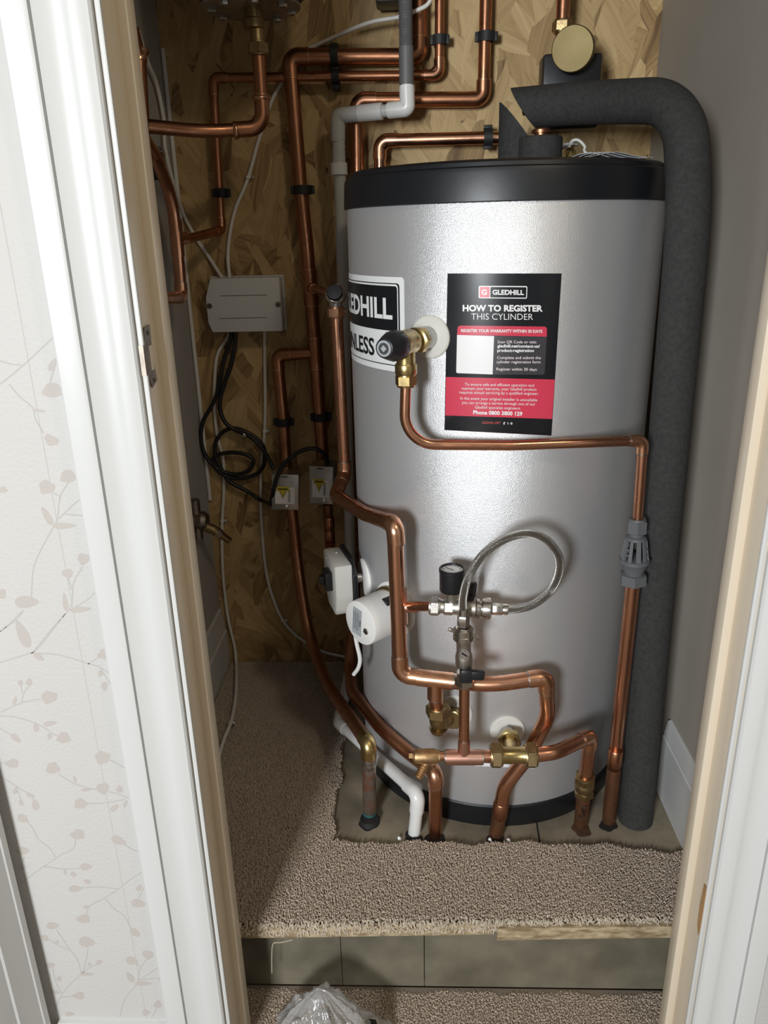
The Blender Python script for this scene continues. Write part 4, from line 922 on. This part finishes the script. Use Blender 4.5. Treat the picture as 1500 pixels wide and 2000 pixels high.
# holes, stains and debris around the floor pipes
for (x, y, rr, mm_) in ((722, 1606, .019, dark_gap), (808, 1636, .016, dark_gap), (850, 1638, .016, dark_gap), (967, 1640, .016, dark_gap), (1135, 1620, .0165, rust), (1188, 1612, .015, dark_gap)):
    p = PZ(x, y, 0.0002); pts = []
    for k in range(22): ka = 2 * math.pi * k / 22; q = rr * (1 + .12 * math.sin(2 * ka + x) + .08 * math.sin(5 * ka + y)); pts.append(p + Vector((math.cos(2 * math.pi * k / 22) * q, math.sin(2 * math.pi * k / 22) * q, 0)))
    patch(pts, (0, 0, 1), .0005, mm_, 'pipe_hole', floor)
MB().lathe([(.0118, .010), (.0160, .010), (.0175, .002), (.0180, 0)], PZ(722, 1606, 0), (0, 0, 1), 24).build('rubber_grommet', [black_m], tp)
for i, (x, y) in enumerate(((957, 1640), (993, 1641), (780, 1637))):
    bm = bmesh.new(); bmesh.ops.create_icosphere(bm, subdivisions=2, radius=.0034)
    for v in bm.verts: v.co *= 1 + .4 * pnoise(v.co * 400 + Vector((i * 3, 0, 0)))
    me = bpy.data.meshes.new('plaster_crumb'); bm.to_mesh(me); bm.free(); me.materials.append(lab_white); ob = bpy.data.objects.new('plaster_crumb', me); COL.objects.link(ob); ob.location = PZ(x, y, .0028)
    tag(ob, ['white plaster crumb left of the middle floor pipe', 'white plaster crumb right of the middle floor pipe', 'white plaster crumb left of the white plastic pipe'][i], 'crumb', 'plaster crumbs on the bare floor')

# white plastic pipes -----------------------------------------------------------
wo = thing('overflow_pipe', PY(660, 300, 1.56), 'white plastic overflow pipe with elbows, dropping between the board and the cylinder', 'pipe')
OY = 1.545; rw = .0112
o0 = PY(794, 160, OY - .03); o1 = PY(796, 212, OY - .03); o2 = PY(660, 226, OY); o3 = PY(660, 330, OY)
vx = o3.x; o4 = Vector((PY(690, 1300, OY).x, OY, .06)); o5 = PZ(662, 1412, .045); o6 = PY(817, 1552, 1.047); o7 = PZ(808, 1637, -.012)
nO = [(o0, 0), (o1, .010), (o2, .010), (o3, 0)]
pipe(nO, rw - .001, grey_pvc, wo, 'upper_pipe'); elbow(nO, 1, rw + .001, white_pvc, wo, L=.034, rim=white_pvc, bend=.006); elbow(nO, 2, rw + .0008, grey_pvc, wo, L=.040, rim=white_pvc, bend=.007)
MB().tube([o2 + Vector((0, 0, -.03)), Vector((PY(672, 700, OY).x, OY, .55)), o4 + Vector((0, 0, .02))], rw, 20).build('drop_pipe', [grey_pvc], wo)
dh = (o1 - o2).normalized(); MB().lathe([(rw + .0015, 0), (rw + .003, .001), (rw + .003, .045), (rw + .0015, .046)], o2 + dh * .038, dh, 24).build('reducer', [white_pvc], wo)
MB().lathe([(rw + .001, -.011), (rw + .0045, -.010), (rw + .0045, .010), (rw + .001, .011)], PY(662, 330, OY), (0, 0, 1), 24).build('clip_collar', [white_pvc], wo)
nP = [(o4, .012), (o5, .012), (o6, .012), (o7, 0)]
lo = thing('waste_pipe', PZ(740, 1480, .04), 'white plastic waste pipe lying low at the cylinder base and turning into the floor', 'pipe')
pipe([(o4 + Vector((0, 0, .05)), 0), (o4, .012), (o5, .012), (o6, .012), (o7, 0)], rw - .0005, white_pvc, lo)
elbow(nP, 1, rw, white_pvc, lo, L=.030, rim=white_pvc); elbow(nP, 2, rw, white_pvc, lo, L=.036, rim=white_pvc)
# corrugated hose
ch = thing('corrugated_hose', o0, 'grey corrugated hose pushed onto the white elbow at the top', 'hose')
path = []; rad = []; h1_ = UPTO(PY(788, -40, OY - .03)); h0_ = o0 + Vector((0, 0, -.004)); nn = 1500
for i in range(nn + 1):
    s = i / nn; path.append(h0_.lerp(h1_, s) + Vector((0, 0, 0))); z = s * (h1_ - h0_).length
    rad.append(.0128 if z < .058 else .0114 + .0008 * math.sin((z - .058) / .0036 * 2 * math.pi))
MB().tube(path, rad, 22).build('hose', [hose_grey], ch)
bb = PY(768, 2, 1.56)
tag(MB().box((bb.x - .004, bb.y, bb.z + .035), (.052, .06, .085), None, .004).build('black_box', [black]), 'black box on the board behind the corrugated hose, top edge', 'box')

# expansion vessel, top left ------------------------------------------------------
ev = PY(491, 16, 1.42); ev_t = thing('expansion_vessel', ev, 'black expansion vessel with bolted steel flange, top left', 'expansion vessel')
MB().lathe([(.073, .004), (.080, .010), (.100, .028), (.118, .06), (.122, .10), (.122, .40), (.09, .45), (.001, .47)], ev, (0, 0, 1), 64).build('shell', [black_cap], ev_t)
fl_ = MB().lathe([(.012, -.004), (.045, -.004), (.050, -.002), (.074, -.002), (.0785, 0), (.0785, .004), (.073, .006)], ev, (0, 0, 1), 56); fl_.build('flange', [steel], ev_t)
for k in range(8):
    a_ = k * math.pi / 4 + .25; c = ev + Vector((math.cos(a_) * .063, math.sin(a_) * .063, -.008)); mb = MB(); mb.hexnut(c, (0, 0, 1), .0075, .007, 0, a_); mb.build('bolt', [steel], ev_t)
vf = thing('vessel_connector', ev, 'brass connector and copper drop pipe under the expansion vessel', 'pipe')
b0_ = ev + Vector((.002, 0, 0)); mb = MB().lathe([(.012, -.030), (.0165, -.028), (.0165, -.016), (.0135, -.014), (.0135, 0)], b0_, (0, 0, 1), 24); mb.build('socket', [brass_dull], vf)
nt_ = PY(504, 95, 1.42); mb = MB(); mb.lathe([(.011, 0), (.011, .05)], nt_, (0, 0, 1), 22); compnut(mb, nt_, (0, 0, 1), .0175, h=.016); mb.build('nut', [brass_dull], vf)
v1 = PY(514, 250, 1.42); v2 = PY(400, 258, 1.395); v3 = PX(286, 246, -.412)
nV = [(nt_, 0), (v1, .026), (v2, .4), (v3, 0)]
pipe(nV, r22 - .0006, copper_dull, vf)
elbow(nV, 1, r22, copper_dull, vf, L=.048, rim=copper_fit, bend=.030)
for c, d in ((PY(509, 193, 1.42), Vector((0, 0, 1))), (PY(461, 255, 1.408), (v2 - v1).normalized())):
    MB().lathe([(r22, -.004), (r22 + .0025, -.002), (r22 + .0032, .0005), (r22 + .0025, .003), (r22, .005)], c, d, 24).build('press_ring', [copper_fit], vf)
# pipes on the left wall
lw_ = thing('copper_pipe', PX(340, 460, -.41), 'copper pipe on the left wall bending down to a low elbow behind the door lining', 'pipe')
x0 = -.412
l0 = Vector((x0 + .0, PX(288, 270, x0).y, PX(288, 270, x0).z)); l1 = PX(303, 305, x0); l2 = PX(335, 385, x0); l3 = PX(345, 465, x0); l4 = PX(355, 581, x0); l5 = PX(318, 583, x0)
nW = [(PX(275, 262, x0), 0), (l1, .05), (l2, .12), (l3, .4), (l4, .014), (l5, 0)]
pipe(nW, r22 - .0008, copper, lw_); elbow(nW, 4, r22 - .0008, copper_fit, lw_, L=.026)
tee(l3, l4 - l3, (.3, 1, 0), r22 - .0008, r22 - .002, copper, lw_, L=.030, Lb=.028, rim=copper_fit)
up = thing('copper_pipe', PX(285, 150, -.425), 'upright copper pipe on the left wall half hidden by the door lining, top', 'pipe')
u0 = PX(258, 56, -.432); u1 = PX(272, 107, -.432); u2 = PX(281, 262, -.432)
pipe([(u0, 0), (u1, .3), (u2, 0)], r22 - .001, copper_dull, up)
MB().lathe([(r22 - .001, -.012), (r22 + .001, -.010), (r22 + .001, 0), (r22 + .004, .004), (r22 + .004, .008), (r22, .01)], u1, u1 - u2, 24).build('press_ring', [copper_fit], up)
tc_ = thing('pipe_clip', PX(303, 335, -.42), 'dark clip behind the bent copper pipe on the left wall', 'pipe clip', 'black plastic pipe clips on the back board')
p_ = PX(304, 338, -.435); MB().box(p_, (.03, .016, .022), None, .003).build('foot', [black_m], tc_)
MB().lathe([(.0125, -.006), (.0155, -.006), (.0155, .006), (.0125, .006)], PX(304, 300, -.425), Vector((0, .5, -.9)), 20, caps=False).build('ring', [chrome], tc_)
# old lever tap on the left wall
tp_ = PX(404, 1025, -.425)
tl = thing('lever_valve', tp_, 'old dark brass tap with short handle low on the left wall', 'valve')
mb = MB().lathe([(.026, -.02), (.026, -.004), (.018, 0), (.020, .012), (.014, .020)], Vector((LX, tp_.y, tp_.z)) + Vector((.014, 0, .010)), (1, -.1, 0), 24); mb.tube([Vector((LX + .010, tp_.y, tp_.z + .055)), Vector((LX + .010, tp_.y, tp_.z - .03))], .011, 16)
mb.build('body', [steel_brown], tl)
e1 = PX(418, 1035, -.41); e2_ = PX(448, 1056, -.385); e0 = Vector((LX + .02, tp_.y, tp_.z + .0))
mb = MB().tube([e0, e1, e1.lerp(e2_, .4), e1.lerp(e2_, .42), e2_], [.011, .0105, .010, .0078, .0072], 16); mb.build('handle', [brass_dull], tl)
MB().lathe([(.008, -.002), (.008, .003), (.004, .003), (.004, .004), (.0005, .004)], e1.lerp(e2_, .35) + Vector((0, -.009, .003)), (.1, -1, .3), 18).build('screw', [steel_brown], tl)

# electrical boxes and cables -------------------------------------------------------
jY = 1.555
jb = PY(480, 594, jY); jt = thing('junction_box', jb, 'pale grey plastic junction box with many cables, fixed to the board', 'junction box')
TLp, TRp, BRp, BLp = PY(413, 544, jY), PY(547, 543, jY), PY(552, 647, jY), PY(410, 650, jY)
x0_, x1_, z0_, z1_ = (BLp.x + .001), BRp.x, BRp.z, TLp.z
pts = [(x0_ + .004, z0_), (x1_, z0_), (x1_, z1_), (x0_ + .009, z1_), (x0_ - .003, z1_ - .036), (x0_ - .003, z0_ + .02)]
MB().prism(pts, (0, 0, 0), Vector((1, 0, 0)), Vector((0, 0, 1)), Vector((0, 1, 0)), jY, BACK - .012, 0, .0025).build('lid', [grey_box], jt)
MB().box(((x0_ + x1_) / 2, BACK - .007, (z0_ + z1_) / 2), (x1_ - x0_ + .004, .013, z1_ - z0_ + .004), None, .002).build('base', [grey_box], jt)
for x, y in ((409, 598), (543, 595)):
    c = PY(x, y, jY - .0006); MB().lathe([(.0055, 0), (.0055, .0014), (.0035, .0014), (.0035, .0008), (.0001, .0008)], c + Vector((0, .0012, 0)), (0, -1, 0), 20, 0).box(c + Vector((0, -.0004, 0)), (.007, .001, .0012), None, 0, 1).build('screw', [steel_brown, lab_black], jt)
gm = MB()
for x_a, x_b, y in ((430, 522, 578), (428, 522, 622)): a_, b_ = PY(x_a, y, jY), PY(x_b, y - 1, jY); gm.box(((a_.x + b_.x) / 2, jY, a_.z), (b_.x - a_.x, .0008, .0010), None, 0)
gm.build('groove', [lab_ink], jt)

def actuator(px, py, y, tilt, w, h, dpt, label, hand):
    c = PY(px, py, y); t = thing('valve_actuator', c, label, 'valve actuator', 'metal actuator boxes with yellow warning labels')
    R = Matrix.Rotation(tilt, 3, 'Y') @ Matrix.Rotation(hand, 3, 'Z')
    ex, ey, ez = R @ Vector((1, 0, 0)), R @ Vector((0, 1, 0)), R @ Vector((0, 0, 1))
    MB().box(c + ey * dpt / 2, (w, dpt, h), R, .0022).build('case', [steel], t)
    def pt(u, v, o=0): return c + ex * (u * w / 2) + ez * (v * h / 2) - ey * o
    MB().box(pt(-.05, .88, .0003), (w * .26, .0012, h * .025), R, 0).build('slot', [lab_black], t)
    lb = MB(); lb.box(pt(-.02 if hand > 0 else 0, -.18, .0004), (w * .72, .0008, h * .46), R, 0, 0)
    lb.box(pt(-.16, .20, .0010), (w * .46, .0006, h * .13), R, 0, 1)
    tri = lambda s, o: [pt(-.16 - .26 * s, .08 - .02 * (1 - s) * 3, o), pt(-.16, -.36 + .10 * (1 - s) * 1.5, o), pt(-.16 + .26 * s, .08 - .02 * (1 - s) * 3, o)]
    lb.add(tri(1, .0012), [[0, 1, 2]], 2); lb.add(tri(.74, .0016), [[0, 1, 2]], 1)
    bolt = [(-.11, .02), (-.20, -.10), (-.155, -.10), (-.19, -.24), (-.10, -.06), (-.15, -.06)]
    lb.add([pt(u, v, .0020) for u, v in bolt], [list(range(6))], 2)
    for k in range(3): lb.box(pt(-.16, .235 - .035 * k, .0016), (w * .36, .0004, h * .010), R, 0, 2)
    for k in range(4): lb.box(pt(.22 + .05 * k, -.18, .0011), (w * .010, .0004, h * .34), R, 0, 3)
    lb.build('warning_label', [lab_white, lab_yellow, lab_black, lab_ink], t)
    MB().lathe([(.0045, 0), (.0045, .0015), (.003, .0028), (.0005, .003)], pt(.08 if hand > 0 else .22, -.80, 0), -ey, 18).build('screw', [chrome], t)
    mb = MB(); mb.box(pt(0, -.2, -dpt * .9), (w * .6, .03, h * .7), R, .003); mb.build('valve_body', [brass_dull], t)
    return c, ex, ey, ez
W1 = actuator(557, 962, 1.500, .06, .056, .078, .055, 'left metal actuator box with yellow warning label', .10)
W2 = actuator(627, 948, 1.500, .05, .050, .082, .050, 'right metal actuator box with yellow warning label, beside the front copper pipe', -.08)
bp_ = thing('copper_pipe', PY(645, 1050, WY), 'short dark copper stub with elbow below the right warning-label box', 'pipe')
s0_ = PY(640, 985, WY - .02); s1_ = PY(645, 1062, WY - .02); s2_ = s1_ + Vector((.004, -.04, 0))
nS = [(s0_, 0), (s1_, .012), (s2_, 0)]
pipe(nS, r22 - .001, copper_old, bp_); elbow(nS, 1, r22 - .001, copper_dull, bp_, L=.028, rim=copper_fit)
collar(PY(643, 1020, WY - .02), (0, 0, 1), r22 - .001, .022, copper_dull, bp_)
sx = thing('copper_pipe', Vector((PY(690, 900, 1.56).x, 1.585, .5)), 'upright copper pipe standing in the gap between the board and the cylinder', 'pipe')
xg = PY(694, 1000, 1.585).x; MB().tube([Vector((xg, 1.585, -.005)), Vector((xg, 1.585, .86))], r15, 16).build('pipe', [copper_old], sx)

def cable(pts, r, m, name, label, cat='cable', group=None, n=8):
    o = MB().tube(smooth_path(pts, n), r, 10).build(name, [m]); return tag(o, label, cat, group)
CY = BACK - .006
def Yp(lst, y=CY): return [PY(a[0], a[1], (a[2] if len(a) > 2 else y)) for a in lst]
rc = .0036
g_w = 'white cables on the back board'
cable(Yp([(852, -260, 1.56), (850, -120, 1.55), (846, -30, 1.545), (838, 5, 1.545), (815, 20, 1.545), (780, 33, 1.55), (730, 42, 1.555), (690, 56, 1.57), (650, 74, 1.59), (615, 90), (596, 100), (575, 125), (548, 165), (530, 200), (505, 275), (490, 330), (478, 365), (461, 405), (450, 450), (445, 500), (449, 546, 1.585)]), rc, white_cable,
      'white_cable', 'white cable sweeping from the top behind the corrugated hose down to the junction box', 'cable', g_w)
cable([PX(270, 60, -.448), PX(287, 118, -.448), PX(306, 165, -.448), PX(320, 235, -.448), PX(322, 285, -.447), PX(335, 345, -.445)] + Yp([(356, 412), (380, 460), (410, 505), (436, 546, 1.585)]), rc, white_cable,
      'white_cable', 'white cable down the left corner slanting into the junction box from upper left', 'cable', g_w)
cable([Vector((LX + .005, CY + .0015, z)) for z in (1.30, 1.1, .9, .7, .52, .42)], .0042, white_cable, 'white_cable', 'straight white cable hugging the left corner of the board', 'cable', g_w)
cable(Yp([(517, 640, 1.59), (517, 680), (518, 800), (516, 850), (511, 910), (509, 970), (512, 1040), (519, 1110), (532, 1165), (555, 1215), (590, 1250), (625, 1270), (650, 1278), (678, 1283, 1.59), (700, 1282, 1.58)]), rc, white_cable, 'white_cable',
      'white cable dropping from the junction box and curving right behind the copper pipe', 'cable', g_w)
cable(Yp([(450, 640, 1.59), (446, 658), (426, 690), (420, 730), (419, 790), (424, 850), (436, 900), (437, 960), (434, 1020), (434, 1090), (438, 1150), (446, 1210), (458, 1262), (461, 1290, 1.59)]) + [PZ(462, 1320, .022), PZ(460, 1365, .020), PZ(451, 1410, .020), PZ(436, 1448, .020), PZ(424, 1490, .020)], rc, white_cable, 'white_cable',
      'white cable from the junction box trailing down onto the carpet by the left wall', 'cable', g_w)
g_k = 'black cables below the junction box'
cable(Yp([(452, 640, 1.585), (450, 665), (437, 705), (427, 760), (415, 790), (398, 820), (392, 852), (399, 885), (420, 912), (447, 925), (472, 925), (490, 914), (494, 898), (478, 887), (450, 884), (424, 889), (416, 902), (428, 922), (455, 934), (485, 932), (508, 920), (517, 897), (513, 870), (492, 850), (462, 837), (438, 842), (422, 862), (421, 890), (434, 920), (450, 942), (480, 958), (508, 976), (526, 984, 1.55)], 1.590), .0045, rubber, 'black_cable',
      'black cable with a round coil hanging below the junction box', 'cable', g_k)
cable(Yp([(460, 640, 1.583), (459, 670), (452, 710), (440, 745), (431, 775), (430, 800), (440, 825), (460, 840), (488, 852, 1.578), (512, 876, 1.57), (529, 905, 1.55), (538, 925, 1.54)], 1.583), .0046, rubber, 'black_cable',
      'black cable from the junction box into the top of the left warning-label box', 'cable', g_k)
cable(Yp([(640, 905, 1.52), (637, 893, 1.51), (627, 881, 1.50), (609, 876, 1.495), (588, 881, 1.492), (568, 893, 1.490), (551, 912, 1.490), (540, 935, 1.492), (534, 960, 1.495), (528, 986, 1.515)]), .0044, rubber, 'black_cable',
      'black cable arching over from the right warning-label box past the left one', 'cable', g_k)
def cclip(px, py, y, label):
    p = PY(px, py, y); t = thing('cable_clip', p, label, 'cable clip', 'white cable clips')
    MB().lathe([(.0036, -.0025), (.0052, -.0025), (.0052, .0025), (.0036, .0025)], p, (0, 0, 1), 14, caps=False).box(p + Vector((.007, 0, 0)), (.006, .006, .005), None, .001).build('saddle', [white_pl], t)
    MB().lathe([(.0012, 0), (.0012, .003), (.0022, .0032), (.0022, .004)], p + Vector((.008, -.003, 0)), (0, -1, 0), 10).build('nail', [steel], t)
cclip(485, 346, CY, 'cable clip on the white cable above the junction box')
cclip(517, 842, CY, 'cable clip on the white cable right of the black coil')
cclip(434, 1017, CY, 'white cable clip beside the old brass tap')
cclip(553, 1212, CY, 'cable clip where the white cable curves right near the floor')
cclip(450, 1412, PZ(451, 1410, .020).y, 'white cable clip on the cable lying by the carpet edge, lower left')
tag(MB().lathe([(.0075, -.003), (.0088, -.003), (.0088, .003), (.0075, .003)], PY(478, 850, 1.583), (.9, 0, -.5), 14, caps=False).build('cable_tie', [nickel]), 'small pale tie around the black cable coil', 'cable tie')

# immersion thermostat heads on the cylinder ----------------------------------------
th = thing('thermostat_head', TP(-71, .40, .05), 'white angled thermostat box with black back, left of the cylinder', 'thermostat')
n7 = TN(-71); t7 = Vector((-n7.y * -1, n7.x * -1, 0)); t7 = Vector((0, 0, 1)).cross(n7)   # horizontal tangent
if t7.y > 0: t7 = -t7                                                           # toward the door
o7_ = TP(-71, .400)
up7 = Vector((0, 0, 1)); CN = 1
MB().lathe([(.009, 0), (.009, .024)], o7_, n7, 20).build('stem', [steel], th)
prof = [(-.058, .040), (.030, .040), (.032, -.020), (.026, -.048), (.018, -.058), (-.030, -.058), (-.055, -.035)]
pb = [(-.061, .043), (.010, .043), (.033, .020), (.034, -.022), (.020, -.05), (-.030, -.055), (-.058, -.035)]
MB().prism(pb, o7_, t7, up7, n7, .020, .0285, 0, .002).build('back_plate', [black], th)
MB().prism(prof, o7_, t7, up7, n7, .0285, .060, 0, .004).build('cover', [cream_pl], th)
kb = MB(); kb.prism([(-.020, -.014), (.010, -.014), (.010, .020), (-.020, .020)], o7_, t7, up7, n7, .058, .072, 0, .002); kb.prism([(-.012, -.004), (.002, -.004), (.002, .012), (-.012, .012)], o7_, t7, up7, n7, .071, .080, 0, .002); kb.build('cable_gland', [black], th)
MB().tube([o7_ + n7 * .061 + up7 * .032 + t7 * -.03, o7_ + n7 * .040 + up7 * .0405 + t7 * -.03], .0016, 6).build('rib', [cream_pl], th)

im = thing('immersion_heater', TP(-46.5, .383, .04), 'white drum-shaped heater cap with small printed label, behind the copper tee', 'heater')
n4 = TN(-46.5); o4_ = TP(-46.5, .383); u4, w4_, _ = frame(n4)
MB().lathe([(.040, .004), (.0415, .006), (.0415, .013), (.040, .015)], o4_, n4, 48).build('brass_flange', [brass_dull], im)
cap = MB().lathe([(.0375, .013), (.0378, .016), (.0378, .071), (.0370, .0735), (.0350, .0745), (.001, .0750)], o4_, n4, 56).build('cap', [white_pl], im)
f4 = o4_ + n4 * .0752
right4 = Vector((0, 0, 1)).cross(n4).normalized(); right4 = right4 if right4.x > 0 else -right4
def f4p(x, z, o): return f4 + right4 * x + Vector((0, 0, 1)) * z + n4 * o
lb = MB(); ca, sa = math.cos(math.radians(-6)), math.sin(math.radians(-6))
def lq(x0, x1, z0, z1, o, mi): lb.add([f4p(x * ca - z * sa, x * sa + z * ca, o) for x, z in ((x0, z0), (x1, z0), (x1, z1), (x0, z1))], [[0, 1, 2, 3]], mi)
lq(-.017, .004, -.024, .024, .0004, 0)
for k in range(6): lq(-.0155 + k * .0026, -.0148 + k * .0026, -.018 + .002 * (k % 3), .020 - .004 * (k % 2), .0006, 1)
lq(.0005, .0025, -.006, .006, .0006, 1)
lb.build('printed_label', [lab_silver, lab_ink], cap, 0)
MB().lathe([(.0055, 0), (.0055, .0015), (.004, .0028), (.0005, .003)], f4p(.016, -.008, 0), n4, 20, 0).box(f4p(.016, -.008, .003), (.007, .0012, .0012), Matrix((right4, n4, Vector((0, 0, 1)))).transposed(), 0, 1).build('screw', [chrome, lab_black], im)
cpn = o4_ + n4 * .034 + right4 * .012 + Vector((0, 0, .034)); MB().box(o4_ + n4 * .030 + right4 * .020 + Vector((0, 0, .0315)), (.014, .018, .010), Matrix((right4, n4, Vector((0, 0, 1)))).transposed(), .002).build('latch', [black], im)
tag(MB().tube(smooth_path([PY(692, 1228, 1.15), PY(697, 1258, 1.15), PY(703, 1286, 1.15), PY(700, 1304, 1.155), PY(691, 1317, 1.165)]), .0036, 12).build('white_cable', [white_pl]), 'short white flex hanging from the drum-shaped heater cap', 'cable', None)

# strike plate on the left lining
sp = thing('strike_plate', PX(290, 690, -.259), 'small steel strike plate on the left door lining', 'strike plate')
XS = -.2592
def spx(x, y): return PX(x, y, XS)
pl = [spx(*q) for q in ((279, 640), (290, 634), (292, 655), (296, 690), (300, 715), (305, 742), (296, 757), (291, 742), (288, 726), (286, 700), (281, 672), (280, 655))]
patch([p for p in pl], (1, 0, 0), .0012, steel_brown, 'plate', sp)
a_, b_ = spx(285, 672), spx(289, 732)
yF = JF - .003; zt_, zb_ = a_.z, b_.z
mb = MB(); pr_ = [(XS + .001, .7545), (XS + .001, .752), (XS - .0005, .7468), (XS - .0040, .7452), (XS - .0040, .7445), (XS + .0005, .7448), (XS + .0022, .752), (XS + .0022, .7545)]
mb.prism(pr_, (0, 0, 0), Vector((1, 0, 0)), Vector((0, 1, 0)), Vector((0, 0, 1)), zb_, zt_); mb.build('curled_lip', [steel_brown], sp)
hz_ = spx(291, 700); MB().box((XS + .0012, hz_.y + .004, hz_.z), (.0008, .009, .024), None, 0).build('latch_hole', [paint_cream], sp)
for y in (650, 742):
    q = spx(286 + (y - 650) * .14, y); MB().lathe([(.0022, 0), (.0022, .0008), (.0005, .001)], q + Vector((.001, 0, 0)), (1, 0, 0), 12).build('screw', [lab_ink], sp)

# clear plastic bag on the lower carpet
bg = thing('plastic_bag', PZ(620, 1985, LOW), 'crumpled clear plastic bag lying on the lower carpet', 'plastic bag')
pk = PY(622, 1930, .795); vs = []; NR, NA = 40, 150; hp_ = pk.z - LOW
for i in range(NR):
    for j in range(NA):
        r_ = i / (NR - 1); th_ = 2 * math.pi * j / NA; cx_, sy_ = math.cos(th_), math.sin(th_)
        R_ = .088 + .030 * pnoise(Vector((cx_ * 1.3, sy_ * 1.3, 3))) + .010 * pnoise(Vector((cx_ * 4, sy_ * 4, 9))) + .022 * max(0, cx_) * (sy_ < .4)
        fold = pnoise(Vector((cx_ * 3.4, sy_ * 3.4, r_ * .9))) + .6 * pnoise(Vector((cx_ * 8, sy_ * 8, r_ * 1.6 + 4)))
        cr_ = abs(pnoise(Vector((cx_ * r_ * 5, sy_ * r_ * 5, 11)))) - .25
        x = R_ * r_ * cx_ * (1 + .10 * fold); y = R_ * r_ * sy_ * (.85 + .08 * fold) - .012 * r_
        z = hp_ * ((1 - r_ ** 1.35) + .20 * r_ * fold * (1.15 - r_) + .34 * cr_ * r_ * (1 - r_) * 2)
        if i == 0: z = hp_
        vs.append(Vector((pk.x + x, pk.y + y, LOW + max(z, .0045))))
mb = MB(); mb.add(vs, [[i * NA + j, i * NA + (j + 1) % NA, (i + 1) * NA + (j + 1) % NA, (i + 1) * NA + j] for i in range(NR - 1) for j in range(NA)])
mb.build('film', [film], bg, 180)
tag(MB().prism([(-.016, 0), (-.006, .0025), (.006, .002), (.016, .0045), (.010, -.0015), (-.002, -.003), (-.010, -.002)], PZ(630, 1990, LOW + .006), Vector((1, 0, 0)), Vector((0, 1, .1)), Vector((0, 0, 1)), 0, .0012).build('wood_chip', [rust]), 'brown sliver of wood under the clear plastic bag', 'wood chip')
tk = PZ(724, 1998, LOW + .034); MB().box((tk.x, tk.y - .01, LOW + .034), (.018, .022, .018), Matrix.Rotation(.5, 3, 'Y') @ Matrix.Rotation(.3, 3, 'Z'), .003).build('black_clip', [black], bg)
